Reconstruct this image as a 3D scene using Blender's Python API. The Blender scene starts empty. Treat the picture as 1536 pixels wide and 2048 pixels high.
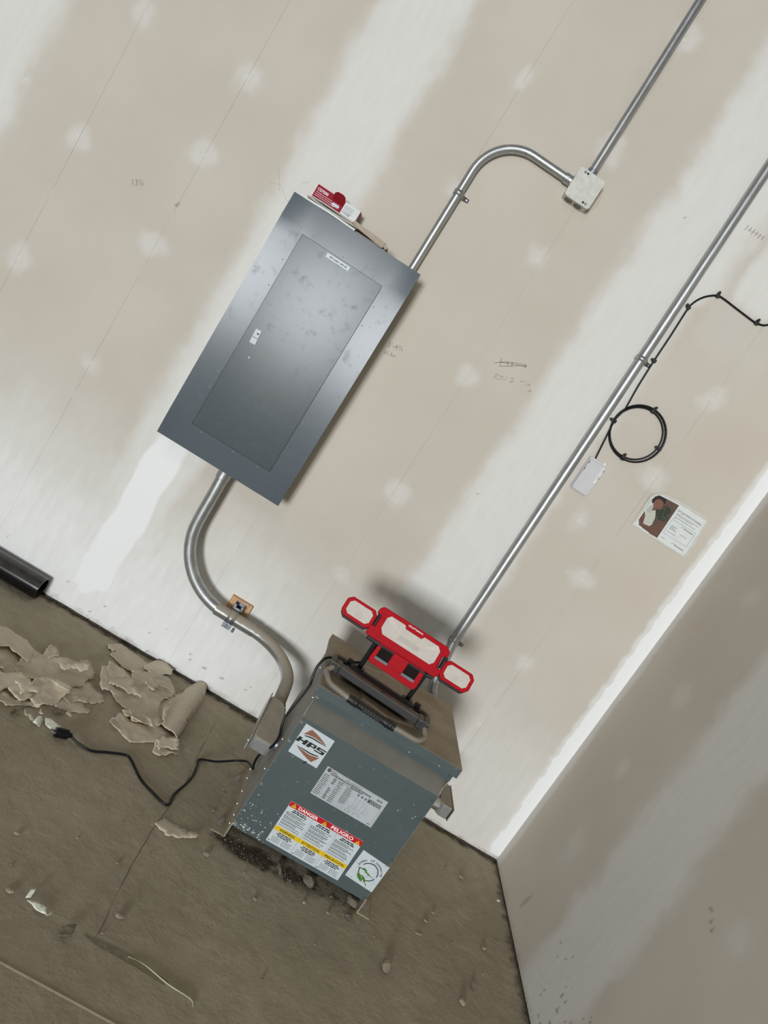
import bpy, bmesh, math, random
import numpy as np
from mathutils import Vector, Matrix
from mathutils.geometry import delaunay_2d_cdt

# ------------------------------------------------------------------ camera, world, light, exposure
S = 0.0254                      # everything below is written in inches; x along the back wall, -y into the room, z up
scn = bpy.context.scene
col = scn.collection

cam_d = bpy.data.cameras.new('camera')
cam_d.sensor_fit = 'VERTICAL'
cam_d.sensor_height = 36.0
cam_d.lens = 1498.58 / 2048 * 36.0
cam_d.clip_start = 0.02
cam_d.clip_end = 60
cam = bpy.data.objects.new('camera', cam_d)
col.objects.link(cam)
CX = Vector((0.844991, 0.016258, 0.534533))
CY = -Vector((0.528644, -0.176381, -0.830317))
CZ = -Vector((0.080782, 0.984188, -0.157635))
M = Matrix((CX, CY, CZ)).transposed().to_4x4()
M.translation = Vector((-56.0, -111.84, 57.62)) * S
cam.matrix_world = M
scn.camera = cam

world = bpy.data.worlds.new('world')
scn.world = world
world.use_nodes = True
world.node_tree.nodes['Background'].inputs[0].default_value = (0.93, 0.97, 1.0, 1)
world.node_tree.nodes['Background'].inputs[1].default_value = 0.11


def area(name, loc, aim, sx, sy, power, color):
    d = bpy.data.lights.new(name, 'AREA')
    d.shape = 'RECTANGLE'
    d.size = sx * S
    d.size_y = sy * S
    d.energy = power
    d.color = color
    o = bpy.data.objects.new(name, d)
    col.objects.link(o)
    o.location = Vector(loc) * S
    o.rotation_euler = (Vector(aim) - Vector(loc)).to_track_quat('-Z', 'Y').to_euler()
    return o


# daylight through the shop-front opening far behind the photographer
area('daylight_opening', (-150, -600, 72), (-60, 0, 45), 88, 98, 1590, (0.93, 0.97, 1.0))
# added overhead light out of view, tuned to brighten the floor
area('overhead_fill', (-100, -190, 150), (-80, -60, 0), 48, 48, 22, (1.0, 0.96, 0.90))

scn.view_settings.view_transform = 'Standard'
scn.view_settings.look = 'None'
scn.view_settings.exposure = 0.0
scn.view_settings.gamma = 1.0
scn.view_settings.use_curve_mapping = False

random.seed(7)
rng = np.random.default_rng(11)

# ------------------------------------------------------------------ materials


def lin(c):
    return tuple((v / 12.92 if v <= 0.04045 else ((v + 0.055) / 1.055) ** 2.4) for v in (x / 255.0 for x in c))


class NT:
    def __init__(s, name):
        s.m = bpy.data.materials.new(name)
        s.m.use_nodes = True
        s.t = s.m.node_tree
        s.b = s.t.nodes['Principled BSDF']
        s.co = None

    def n(s, typ, **kw):
        nd = s.t.nodes.new(typ)
        for k, v in kw.items():
            setattr(nd, k, v)
        return nd

    def l(s, a, b):
        s.t.links.new(a, b)

    def coord(s):
        if not s.co:
            s.co = s.n('ShaderNodeNewGeometry').outputs['Position']
        return s.co

    def scaled(s, v):
        m = s.n('ShaderNodeVectorMath', operation='MULTIPLY')
        s.l(s.coord(), m.inputs[0])
        m.inputs[1].default_value = v
        return m.outputs[0]

    def noise(s, scale, detail=3, rough=0.55, vec=None):
        nd = s.n('ShaderNodeTexNoise')
        s.l(vec or s.coord(), nd.inputs['Vector'])
        nd.inputs['Scale'].default_value = scale
        nd.inputs['Detail'].default_value = detail
        nd.inputs['Roughness'].default_value = rough
        return nd.outputs['Fac']

    def math(s, op, a, b=None, c=None):
        nd = s.n('ShaderNodeMath', operation=op)
        for i, v in enumerate((a, b, c)):
            if v is None:
                continue
            if isinstance(v, (int, float)):
                nd.inputs[i].default_value = v
            else:
                s.l(v, nd.inputs[i])
        return nd.outputs[0]

    def ramp(s, x, lo, hi, a=0.0, b=1.0):
        nd = s.n('ShaderNodeMapRange', interpolation_type='SMOOTHSTEP')
        s.l(x, nd.inputs[0])
        for i, v in enumerate((lo, hi, a, b)):
            nd.inputs[i + 1].default_value = v
        return nd.outputs[0]

    def mix(s, f, a, b):
        nd = s.n('ShaderNodeMix', data_type='RGBA')
        if isinstance(f, (int, float)):
            nd.inputs[0].default_value = f
        else:
            s.l(f, nd.inputs[0])
        for i, v in ((6, a), (7, b)):
            if isinstance(v, tuple):
                nd.inputs[i].default_value = (*v, 1)
            else:
                s.l(v, nd.inputs[i])
        return nd.outputs[2]

    def attr(s, name):
        return s.n('ShaderNodeAttribute', attribute_name=name).outputs['Fac']

    def base(s, c):
        if isinstance(c, tuple):
            s.b.inputs['Base Color'].default_value = (*c, 1)
        else:
            s.l(c, s.b.inputs['Base Color'])

    def bump(s, h, strength, dist):
        nd = s.n('ShaderNodeBump')
        s.l(h, nd.inputs['Height'])
        nd.inputs['Strength'].default_value = strength
        nd.inputs['Distance'].default_value = dist
        s.l(nd.outputs[0], s.b.inputs['Normal'])

    def set(s, **kw):
        for k, v in kw.items():
            i = s.b.inputs[k.replace('_', ' ')]
            if isinstance(v, (int, float)):
                i.default_value = v
            else:
                s.l(v, i)


def simple(name, rgb, rough=0.6, metal=0.0, var=0.10, scale=40, bump=0.0, spec=None):
    k = NT(name)
    c = lin(rgb)
    f = k.ramp(k.noise(scale, 4), 0.3, 0.7)
    k.base(k.mix(f, tuple(v * (1 - var) for v in c), tuple(min(1, v * (1 + var)) for v in c)))
    k.set(Roughness=rough, Metallic=metal)
    if spec is not None:
        k.b.inputs['Specular IOR Level'].default_value = spec
    if bump:
        k.bump(k.noise(scale * 3, 4), bump, 0.002)
    return k.m


def dusty(name, rgb, dust, amount, rough=0.5, metal=0.0):
    """a surface under settled dust, thickest on what faces up"""
    k = NT(name)
    g = k.n('ShaderNodeNewGeometry')
    sep = k.n('ShaderNodeSeparateXYZ')
    k.l(g.outputs['Normal'], sep.inputs[0])
    up = k.ramp(sep.outputs[2], -0.1, 0.75)
    nz = k.ramp(k.noise(30, 5), 0.2, 0.75, 0.55, 1.15)
    f = k.math('MULTIPLY', k.math('MULTIPLY', up, nz), amount)
    f = k.math('MINIMUM', f, 1.0)
    k.base(k.mix(f, lin(rgb), lin(dust)))
    k.set(Roughness=k.math('MULTIPLY_ADD', f, 0.85 - rough, rough), Metallic=k.math('MULTIPLY', k.math('SUBTRACT', 1.0, f), metal))
    return k.m


DUST = (158, 143, 121)
MAT = dict(
    emt=None,
    panel=None,
    white=simple('white_vinyl', (200, 208, 211), 0.45, var=0.03),
    silver=simple('silver_label', (182, 186, 190), 0.4, var=0.05),
    black_print=simple('black_print', (22, 22, 24), 0.6, var=0.05),
    grey_print=simple('grey_print', (95, 98, 102), 0.6, var=0.05),
    red_print=simple('red_print', (190, 8, 26), 0.45, var=0.03),
    yellow_print=simple('yellow_print', (228, 190, 10), 0.45, var=0.03),
    white_print=simple('white_print', (242, 242, 240), 0.5, var=0.02),
    brown_print=simple('copper_print', (140, 92, 70), 0.5, var=0.15, scale=120),
    green_print=simple('green_print', (72, 122, 44), 0.5, var=0.15, scale=120),
    red=simple('red_plastic', (178, 0, 22), 0.5, var=0.06, spec=0.2),
    red_dark=simple('dark_red_plastic', (150, 8, 26), 0.5, var=0.06),
    facet=simple('reflector_facet_white', (213, 204, 193), 0.5, var=0.02),
    lens=simple('frosted_lens', (206, 197, 186), 0.5, var=0.04, scale=60),
    black=dusty('black_plastic', (21, 22, 23), DUST, 0.03, 0.5),
    black_gloss=dusty('black_pipe_plastic', (12, 13, 15), (150, 143, 130), 0.13, 0.14),
    rubber=simple('black_rubber', (20, 20, 21), 0.45, var=0.2, scale=90, spec=0.3),
    bar=dusty('charcoal_powder_coat', (30, 31, 30), DUST, 0.40, 0.5),
    tube=dusty('grey_tube', (128, 126, 120), DUST, 0.7, 0.42, 0.3),
    wood=None,
    screw=simple('zinc_screw', (205, 206, 205), 0.3, 0.9, var=0.06),
    strut=simple('zinc_strut', (150, 155, 162), 0.4, 0.85, var=0.2, scale=80),
    cream=simple('weathered_white_paint', (206, 206, 198), 0.55, var=0.08, scale=60),
    plastic=simple('pale_grey_plastic', (206, 204, 206), 0.45, var=0.02),
    dark=simple('dark_gap', (34, 32, 30), 0.8, var=0.2),
    sill=simple('dark_sill', (62, 54, 46), 0.9, var=0.5, scale=50),
    paper_white=simple('white_paper', (222, 226, 224), 0.7, var=0.03),
    cream_paper=simple('cream_paper_edge', (206, 203, 192), 0.75, var=0.05),
    card_red=simple('crimson_carton', (148, 12, 44), 0.6, var=0.06, spec=0.2),
    card_brown=simple('carton_end', (142, 62, 58), 0.6, var=0.05),
    card_window=simple('carton_window', (126, 6, 22), 0.7, var=0.05, spec=0.15),
    news=simple('grey_folded_paper', (178, 172, 164), 0.75, var=0.10, scale=90),
    kraft=simple('beige_folded_card', (176, 163, 147), 0.75, var=0.06),
    tape=simple('pale_green_tape', (240, 242, 222), 0.6, var=0.12, scale=70),
    tape_dirty=simple('dirty_green_tape', (124, 117, 92), 0.75, var=0.15, scale=70),
    scrap=simple('dusty_card_scrap', (168, 152, 130), 0.8, var=0.08, scale=50),
    cast_body=dusty('cast_conduit_body', (124, 125, 122), (160, 148, 128), 0.9, 0.5),
    tape_edge=simple('tape_edge', (196, 194, 170), 0.7),
    vent_black=simple('vent_black', (34, 27, 24), 0.8, spec=0.1),
    rivet_paint=simple('rivet_paint', (120, 128, 134), 0.4),
    foot_dust=simple('dust_caked_steel', (160, 149, 127), 0.85, var=0.12, scale=40),
    stone=simple('concrete_crumb', (152, 139, 119), 0.9, var=0.30, scale=60, bump=0.4),
    stone_grey=simple('concrete_chunk', (112, 105, 92), 0.9, var=0.35, scale=70, bump=0.5),
    chalk=simple('white_chip', (226, 222, 214), 0.8, var=0.05),
    pencil=simple('pencil', (116, 110, 102), 0.8, var=0.1),
    pencil_faint=simple('faint_pencil', (150, 143, 132), 0.8, var=0.1),
    pencil_line=simple('snapped_line', (142, 135, 124), 0.8, var=0.3, scale=20),
    knock=simple('knockout_grey', (112, 112, 104), 0.6, 0.3),  # grey metal of the knockout plugs
    skin=simple('print_skin', (106, 72, 56), 0.5, var=0.15, scale=300),
    hair=simple('print_hair', (24, 17, 15), 0.5, var=0.2, scale=300),
    wallbrown=simple('print_brown', (92, 70, 60), 0.5, var=0.2, scale=120),
    shirt=simple('print_shirt', (196, 196, 184), 0.5, var=0.15, scale=500),
    leaf=simple('print_leaves', (42, 48, 34), 0.5, var=0.5, scale=400),
    leaf2=simple('print_leaves_light', (80, 92, 66), 0.5, var=0.4, scale=400),
)


def make_emt():
    k = NT('galvanised_steel')
    st = k.noise(60, 4, vec=k.scaled((1, 1, 0.25)))
    k.base(k.mix(k.ramp(st, 0.3, 0.7), lin((168, 170, 170)), lin((188, 190, 189))))
    k.set(Metallic=0.85, Roughness=k.ramp(k.noise(140, 3), 0.3, 0.7, 0.38, 0.46))
    MAT['emt'] = k.m
    k = NT('dusty_galvanised_steel')
    g = k.n('ShaderNodeNewGeometry')
    sep = k.n('ShaderNodeSeparateXYZ')
    k.l(g.outputs['Normal'], sep.inputs[0])
    up = k.ramp(k.math('MULTIPLY_ADD', k.noise(40, 4), 0.5, sep.outputs[2]), 0.15, 0.85)
    k.base(k.mix(up, lin((178, 181, 181)), lin((160, 150, 134))))
    k.set(Metallic=k.math('MULTIPLY_ADD', up, -0.88, 0.9), Roughness=k.math('MULTIPLY_ADD', up, 0.45, 0.3))
    MAT['emt_dusty'] = k.m


def make_panel_paint():
    for nm, rgb, r in (('panel_trim_paint', (88, 96, 102), 0.20), ('panel_door_paint', (78, 86, 89), 0.215)):
        k = NT(nm)
        sm = k.ramp(k.noise(20, 6, 0.7), 0.52, 0.75)          # greasy hand smudges
        sp = k.ramp(k.noise(260, 2), 0.66, 0.72)
        c = k.mix(k.math('MULTIPLY', sm, 0.25), lin(rgb), lin((96, 101, 104)))
        k.base(k.mix(k.math('MULTIPLY', sp, 0.25), c, lin((170, 170, 165))))
        k.set(Roughness=k.math('MULTIPLY_ADD', sm, 0.06, r), Metallic=0.0)
        k.b.inputs['Specular IOR Level'].default_value = 0.13
        k.bump(k.noise(520, 2), 0.015, 0.0004)
        MAT[nm] = k.m


def make_transformer_paint():
    k = NT('grey_green_enamel')
    sep = k.n('ShaderNodeSeparateXYZ')
    k.l(k.coord(), sep.inputs[0])
    # plaster splashed on the lower left of the case
    low = k.ramp(sep.outputs[2], 2.0 * S, 9.0 * S, 1.0, 0.0)
    left = k.ramp(sep.outputs[0], -43.0 * S, -37.0 * S, 1.0, 0.25)
    d = k.math('MULTIPLY', low, left)
    d = k.math('ADD', d, 0.12)
    v = k.n('ShaderNodeTexVoronoi')
    k.l(k.scaled((1, 1, 1.4)), v.inputs['Vector'])
    v.inputs['Scale'].default_value = 115
    v.inputs['Randomness'].default_value = 1
    pres = k.noise(55, 3)
    rad = k.math('MULTIPLY', k.ramp(k.math('MULTIPLY_ADD', d, 0.20, pres), 0.60, 0.78), 0.42)
    spk = k.math('LESS_THAN', v.outputs['Distance'], rad)
    film = k.ramp(k.noise(9, 4), 0.35, 0.7, 0.0, 0.22)
    c = k.mix(film, lin((76, 87, 88)), lin((94, 102, 101)))
    k.base(k.mix(k.math('MULTIPLY', spk, 0.75), c, lin((205, 205, 198))))
    k.set(Roughness=k.math('MULTIPLY_ADD', spk, 0.35, 0.42))
    MAT['case'] = k.m
    k = NT('dust_on_enamel')
    a = k.ramp(k.noise(12, 6, 0.6), 0.25, 0.75)
    k.base(k.mix(a, lin((148, 134, 112)), lin((170, 154, 130))))
    k.set(Roughness=0.88)
    k.bump(k.noise(200, 4), 0.15, 0.001)
    MAT['dust_top'] = k.m
    k = NT('thin_dust_on_enamel')
    a = k.ramp(k.noise(10, 5, 0.6, vec=k.scaled((1, 1, 0.5))), 0.3, 0.7)
    k.base(k.mix(a, lin((122, 120, 112)), lin((140, 136, 125))))
    k.set(Roughness=0.75)
    MAT['dust_thin'] = k.m
    MAT['dust_band'] = simple('dust_film_on_enamel', (110, 107, 98), 0.8, var=0.08, scale=14)
    MAT['dust_side'] = simple('lightened_dusty_enamel', (146, 144, 135), 0.75, var=0.10, scale=12)  # same dusty enamel, lightened to paint in light the sides lack


def make_wood():
    k = NT('pale_softwood')
    nz = k.noise(9, 3, vec=k.scaled((40, 40, 3)))
    k.base(k.mix(k.ramp(nz, 0.35, 0.65), lin((186, 142, 100)), lin((216, 174, 130))))
    k.set(Roughness=0.7)
    MAT['wood'] = k.m


def make_wall_mat(name):
    k = NT(name)
    mud_and_light, core, dirt_and_shade = k.attr('mud_and_light'), k.attr('core'), k.attr('dirt_and_shade')
    fine = k.noise(70, 4, 0.6)
    streak = k.noise(16, 4, 0.6, vec=k.scaled((2.2, 2.2, 0.5)))
    jit = k.math('MULTIPLY_ADD', k.math('SUBTRACT', streak, 0.5), 0.16, k.math('MULTIPLY_ADD', k.math('SUBTRACT', fine, 0.5), 0.12, mud_and_light))
    mud2 = k.ramp(jit, 0.02, 1.0)
    big = k.ramp(k.noise(2.2, 4), 0.3, 0.7)
    paper = k.mix(big, lin((201, 192, 179)), lin((208, 200, 188)))
    fib = k.ramp(k.noise(600, 2), 0.3, 0.7)
    paper = k.mix(k.math('MULTIPLY', fib, 0.25), paper, lin((192, 184, 172)))
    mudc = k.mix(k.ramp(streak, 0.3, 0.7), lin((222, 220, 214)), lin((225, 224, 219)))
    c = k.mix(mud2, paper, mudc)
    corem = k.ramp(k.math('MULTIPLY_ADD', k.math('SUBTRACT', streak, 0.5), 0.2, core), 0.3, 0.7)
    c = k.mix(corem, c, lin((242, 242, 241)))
    dj = k.ramp(k.math('MULTIPLY', dirt_and_shade, k.math('MULTIPLY_ADD', k.noise(90, 4), 1.2, 0.35)), 0.1, 0.9)
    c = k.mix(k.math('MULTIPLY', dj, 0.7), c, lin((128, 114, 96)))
    k.base(c)
    k.set(Roughness=0.85)
    k.b.inputs['Specular IOR Level'].default_value = 0.25
    h = k.math('MULTIPLY_ADD', mud2, 0.6, k.math('MULTIPLY', fib, 0.12))
    k.bump(k.math('MULTIPLY_ADD', streak, 0.12, h), 0.14, 0.0012)
    return k.m


def make_floor_mat():
    k = NT('dusty_concrete')
    big = k.ramp(k.noise(2.6, 5, 0.6), 0.3, 0.7)
    mid = k.ramp(k.noise(14, 6, 0.65), 0.3, 0.72)
    c = k.mix(big, lin((162, 152, 130)), lin((178, 167, 144)))
    c = k.mix(k.math('MULTIPLY', mid, 0.35), c, lin((136, 124, 104)))
    sp = k.ramp(k.noise(220, 2), 0.70, 0.76)
    c = k.mix(k.math('MULTIPLY', sp, 0.5), c, lin((104, 92, 76)))
    gr = k.attr('groove')
    c = k.mix(k.math('MULTIPLY', gr, 0.75), c, lin((84, 72, 58)))
    fl = k.attr('dirt_and_shade')
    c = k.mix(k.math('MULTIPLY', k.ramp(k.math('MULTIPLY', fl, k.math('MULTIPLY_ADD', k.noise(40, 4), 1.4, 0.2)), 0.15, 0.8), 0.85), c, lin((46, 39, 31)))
    k.base(c)
    k.set(Roughness=0.9)
    k.b.inputs['Specular IOR Level'].default_value = 0.2
    # trowel and scraper marks
    sc1 = k.noise(9, 5, 0.6, vec=k.scaled((0.6, 2.6, 1)))
    sc2 = k.noise(60, 3, 0.6, vec=k.scaled((1.6, 0.35, 1)))
    gate = k.ramp(k.noise(5, 4), 0.45, 0.62)
    h = k.math('MULTIPLY_ADD', k.math('MULTIPLY', sc2, gate), 0.22, k.math('MULTIPLY', k.noise(24, 9, 0.72), 0.85))
    h = k.math('MULTIPLY_ADD', sc1, 0.22, h)
    h = k.math('MULTIPLY_ADD', k.ramp(k.noise(6, 5), 0.42, 0.58), 0.35, h)
    k.bump(h, 0.6, 0.006)
    return k.m


def make_torn_mat():
    k = NT('torn_drywall_paper')
    e = k.attr('edge')
    a = k.ramp(k.noise(9, 5, 0.6), 0.3, 0.7)
    st = k.ramp(k.noise(60, 3, vec=k.scaled((0.3, 1.6, 1))), 0.35, 0.7)
    tone = k.n('ShaderNodeAttribute', attribute_name='tone').outputs['Fac']
    c0 = k.mix(tone, lin((188, 174, 151)), lin((240, 230, 208)))
    c = k.mix(k.math('MULTIPLY', a, 0.5), c0, k.mix(0.5, c0, lin((190, 174, 150))))
    c = k.mix(k.math('MULTIPLY', st, 0.2), c, lin((150, 134, 112)))
    er = k.ramp(k.math('MULTIPLY_ADD', k.math('SUBTRACT', k.noise(120, 3), 0.5), 0.8, e), 0.60, 0.95)
    c = k.mix(k.math('MULTIPLY', er, 0.8), c, lin((222, 210, 186)))
    k.base(c)
    k.set(Roughness=0.85)
    k.bump(k.noise(120, 4), 0.2, 0.002)
    MAT['torn'] = k.m


make_emt(); make_panel_paint(); make_transformer_paint(); make_wood(); make_torn_mat()
MAT['wall'] = make_wall_mat('drywall_paper_and_joint_compound')
MAT['floor'] = make_floor_mat()

# ------------------------------------------------------------------ mesh helpers (world inches in, metres out)
ORG = {}


def thing(name, label, cat, loc, group=None):
    o = bpy.data.objects.new(name, None)
    o.empty_display_size = 0.05
    col.objects.link(o)
    o.location = Vector(loc) * S
    o['label'] = label
    o['category'] = cat
    if group:
        o['group'] = group
    ORG[o] = Vector(loc)
    return o


def obj(name, bm, mat, parent=None, label=None, cat=None, group=None, kind=None, smooth=False, loc=None, bevel=0.0):
    """one linked mesh object; parent: the thing (or part) that it belongs to"""
    me = bpy.data.meshes.new(name)
    if parent is not None:
        org = ORG[parent]
    elif loc is not None:
        org = Vector(loc)
    else:
        org = Vector((0, 0, 0))
    for v in bm.verts:
        v.co = (v.co - org) * S
    if smooth:
        for f in bm.faces:
            f.smooth = True
    bmesh.ops.recalc_face_normals(bm, faces=bm.faces)
    bm.to_mesh(me)
    bm.free()
    mats = mat if isinstance(mat, (list, tuple)) else [mat]
    for m in mats:
        me.materials.append(MAT[m] if isinstance(m, str) else m)
    o = bpy.data.objects.new(name, me)
    col.objects.link(o)
    ORG[o] = org
    if parent is not None:
        o.parent = parent
    else:
        o.location = org * S
    if smooth and hasattr(me, 'set_sharp_from_angle'):
        me.set_sharp_from_angle(angle=math.radians(38))
    if bevel:
        b = o.modifiers.new('bevel', 'BEVEL')
        b.width = bevel * S
        b.segments = 2
        b.limit_method = 'ANGLE'
    if label:
        o['label'] = label
    if cat:
        o['category'] = cat
    if group:
        o['group'] = group
    if kind:
        o['kind'] = kind
    return o


def BM():
    return bmesh.new()


def box(bm, x0, x1, y0, y1, z0, z1, mi=0):
    v = [bm.verts.new((x, y, z)) for z in (z0, z1) for y in (y0, y1) for x in (x0, x1)]
    fs = []
    for q in ((0, 1, 3, 2), (4, 6, 7, 5), (0, 4, 5, 1), (1, 5, 7, 3), (3, 7, 6, 2), (2, 6, 4, 0)):
        f = bm.faces.new([v[i] for i in q])
        f.material_index = mi
        fs.append(f)
    return fs


def obox(bm, c, ax, ay, az, hx, hy, hz):
    """oriented box: centre, three unit axes, half sizes"""
    c = Vector(c)
    v = [bm.verts.new(c + ax * (hx * i) + ay * (hy * j) + az * (hz * k)) for k in (-1, 1) for j in (-1, 1) for i in (-1, 1)]
    for q in ((0, 1, 3, 2), (4, 6, 7, 5), (0, 4, 5, 1), (1, 5, 7, 3), (3, 7, 6, 2), (2, 6, 4, 0)):
        bm.faces.new([v[i] for i in q])


def frame(d):
    d = d.normalized()
    a = Vector((0, 0, 1)) if abs(d.z) < 0.9 else Vector((1, 0, 0))
    u = d.cross(a).normalized()
    return u, d.cross(u).normalized()


def cyl(bm, p0, p1, r, seg=20, r2=None, cap=True):
    p0, p1 = Vector(p0), Vector(p1)
    u, w = frame(p1 - p0)
    r2 = r if r2 is None else r2
    A, B = [], []
    for i in range(seg):
        t = 2 * math.pi * i / seg
        d = u * math.cos(t) + w * math.sin(t)
        A.append(bm.verts.new(p0 + d * r))
        B.append(bm.verts.new(p1 + d * r2))
    for i in range(seg):
        j = (i + 1) % seg
        bm.faces.new((A[i], A[j], B[j], B[i]))
    if cap:
        bm.faces.new(A[::-1])
        bm.faces.new(B)


def pipe(bm, p0, p1, r, wall, seg=32):
    """open-ended pipe with wall thickness"""
    p0, p1 = Vector(p0), Vector(p1)
    u, w = frame(p1 - p0)
    R = []
    for p, q in ((p0, r), (p1, r), (p1, r - wall), (p0, r - wall)):
        R.append([bm.verts.new(p + (u * math.cos(2 * math.pi * i / seg) + w * math.sin(2 * math.pi * i / seg)) * q) for i in range(seg)])
    for a in range(4):
        b = (a + 1) % 4
        for i in range(seg):
            j = (i + 1) % seg
            bm.faces.new((R[a][i], R[a][j], R[b][j], R[b][i]))


def catmull(P, n=8):
    P = [Vector(p) for p in P]
    Q = [P[0] * 2 - P[1]] + P + [P[-1] * 2 - P[-2]]
    out = []
    for i in range(1, len(Q) - 2):
        a, b, c, d = Q[i - 1:i + 3]
        for k in range(n):
            t = k / n
            out.append(0.5 * ((2 * b) + (c - a) * t + (2 * a - 5 * b + 4 * c - d) * t * t + (3 * b - a - 3 * c + d) * t ** 3))
    out.append(P[-1])
    return out


def fillet(P, R, n=10):
    """polyline with rounded corners (circular bends), as a bent conduit"""
    P = [Vector(p) for p in P]
    out = [P[0]]
    for i in range(1, len(P) - 1):
        a, b, c = P[i - 1], P[i], P[i + 1]
        d0, d1 = (a - b).normalized(), (c - b).normalized()
        ang = d0.angle(d1)
        r = R[i - 1] if isinstance(R, (list, tuple)) else R
        if ang > math.pi - 0.02:
            out.append(b)
            continue
        t = r / math.tan(ang / 2)
        t = min(t, (a - b).length * 0.98, (c - b).length * 0.98)
        r = t * math.tan(ang / 2)
        cen = b + (d0 + d1).normalized() * (r / math.sin(ang / 2))
        s, e = b + d0 * t - cen, b + d1 * t - cen
        tot = s.angle(e)
        for k in range(n + 1):
            f = k / n
            out.append(cen + (s * math.sin((1 - f) * tot) + e * math.sin(f * tot)) / math.sin(tot))
    out.append(P[-1])
    return out


def tube(bm, P, r, seg=14, cap=True, rfun=None):
    P = [Vector(p) for p in P]
    n = len(P)
    T = [(P[min(i + 1, n - 1)] - P[max(i - 1, 0)]).normalized() for i in range(n)]
    u, w = frame(T[0])
    rings = []
    for i in range(n):
        if i:
            ax = T[i - 1].cross(T[i])
            if ax.length > 1e-8:
                q = Matrix.Rotation(T[i - 1].angle(T[i]), 3, ax.normalized())
                u, w = q @ u, q @ w
        rr = r if rfun is None else rfun(i / (n - 1)) * r
        rings.append([bm.verts.new(P[i] + (u * math.cos(2 * math.pi * k / seg) + w * math.sin(2 * math.pi * k / seg)) * rr) for k in range(seg)])
    for i in range(n - 1):
        for k in range(seg):
            j = (k + 1) % seg
            bm.faces.new((rings[i][k], rings[i][j], rings[i + 1][j], rings[i + 1][k]))
    if cap:
        bm.faces.new(rings[0][::-1])
        bm.faces.new(rings[-1])


def prism(bm, pts, fn, t0, t1):
    """polygon pts (a, b) extruded from t0 to t1 by fn(a, b, t) -> point"""
    A = [bm.verts.new(fn(a, b, t0)) for a, b in pts]
    B = [bm.verts.new(fn(a, b, t1)) for a, b in pts]
    n = len(pts)
    bm.faces.new(A)
    bm.faces.new(B[::-1])
    for i in range(n):
        j = (i + 1) % n
        bm.faces.new((A[i], B[i], B[j], A[j]))


def onwall(a, b, t):
    return Vector((a, t, b))


def ring2d(cx, cz, r, n=32):
    return [(cx + r * math.cos(2 * math.pi * i / n), cz + r * math.sin(2 * math.pi * i / n)) for i in range(n)]


def round_rect(x0, x1, z0, z1, r, n=5):
    out = []
    for cx, cz, a in ((x1 - r, z1 - r, 0), (x0 + r, z1 - r, 90), (x0 + r, z0 + r, 180), (x1 - r, z0 + r, 270)):
        for i in range(n + 1):
            t = math.radians(a + 90 * i / n)
            out.append((cx + r * math.cos(t), cz + r * math.sin(t)))
    return out


_text_cache = {}


def text_verts(s, bold=0.0, shear=0.0):
    key = (s, bold, shear)
    if key not in _text_cache:
        cu = bpy.data.curves.new('t', 'FONT')
        cu.body = s
        cu.offset = bold
        cu.shear = shear
        cu.resolution_u = 2
        o = bpy.data.objects.new('t', cu)
        col.objects.link(o)
        dg = bpy.context.evaluated_depsgraph_get()
        me = o.evaluated_get(dg).to_mesh()
        V = [tuple(v.co) for v in me.vertices]
        F = [tuple(p.vertices) for p in me.polygons]
        o.evaluated_get(dg).to_mesh_clear()
        bpy.data.objects.remove(o)
        bpy.data.curves.remove(cu)
        xs = [v[0] for v in V]
        ys = [v[1] for v in V]
        x0, x1, y0, y1 = min(xs), max(xs), min(ys), max(ys)
        V = [((v[0] - x0) / (x1 - x0), (v[1] - y0) / (y1 - y0)) for v in V]
        _text_cache[key] = (V, F)
    return _text_cache[key]


def text(bm, s, x0, x1, z0, z1, fn, bold=0.0, shear=0.0, mi=0):
    """lettering s fitted into the rectangle; fn(a, b) -> point"""
    V, F = text_verts(s, bold, shear)
    vs = [bm.verts.new(fn(x0 + (x1 - x0) * a, z0 + (z1 - z0) * b)) for a, b in V]
    for f in F:
        try:
            bm.faces.new([vs[i] for i in f]).material_index = mi
        except ValueError:
            pass


def rect(bm, x0, x1, z0, z1, fn, mi=0):
    bm.faces.new([bm.verts.new(fn(a, b)) for a, b in ((x0, z0), (x1, z0), (x1, z1), (x0, z1))]).material_index = mi


def poly(bm, pts, fn, mi=0):
    f = bm.faces.new([bm.verts.new(fn(a, b)) for a, b in pts])
    f.material_index = mi
    return f


def bars(bm, x0, x1, z, h, fn, rnd, gap=0.05, wmin=0.10, wmax=0.38, mi=0):
    """a line of print too small to read, as word-long dashes"""
    x = x0
    while x < x1 - 0.05:
        w = min(rnd.uniform(wmin, wmax), x1 - x)
        rect(bm, x, x + w, z, z + h, fn, mi)
        x += w + gap


def stroke(bm, pts, w, fn):
    """a pen stroke as a thin flat ribbon"""
    for (a, b), (c, d) in zip(pts[:-1], pts[1:]):
        L = math.hypot(c - a, d - b) or 1e-6
        nx, nz = -(d - b) / L * w / 2, (c - a) / L * w / 2
        poly(bm, ((a - nx, b - nz), (c - nx, d - nz), (c + nx, d + nz), (a + nx, b + nz)), fn)


def screw(bm, p, n, r, h, seg=10):
    """pan-head screw on a surface point with a slot-like step"""
    p, n = Vector(p), Vector(n).normalized()
    cyl(bm, p, p + n * h * 0.6, r, seg, r * 0.95)
    cyl(bm, p + n * h * 0.6, p + n * h, r * 0.8, seg, r * 0.5)


def hexbolt(bm, p, n, r, h):
    p, n = Vector(p), Vector(n).normalized()
    cyl(bm, p, p + n * 0.1, r * 1.45, 20)
    cyl(bm, p + n * 0.1, p + n * h, r, 6)
    cyl(bm, p + n * h, p + n * (h + 0.18), r * 0.5, 10)


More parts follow.
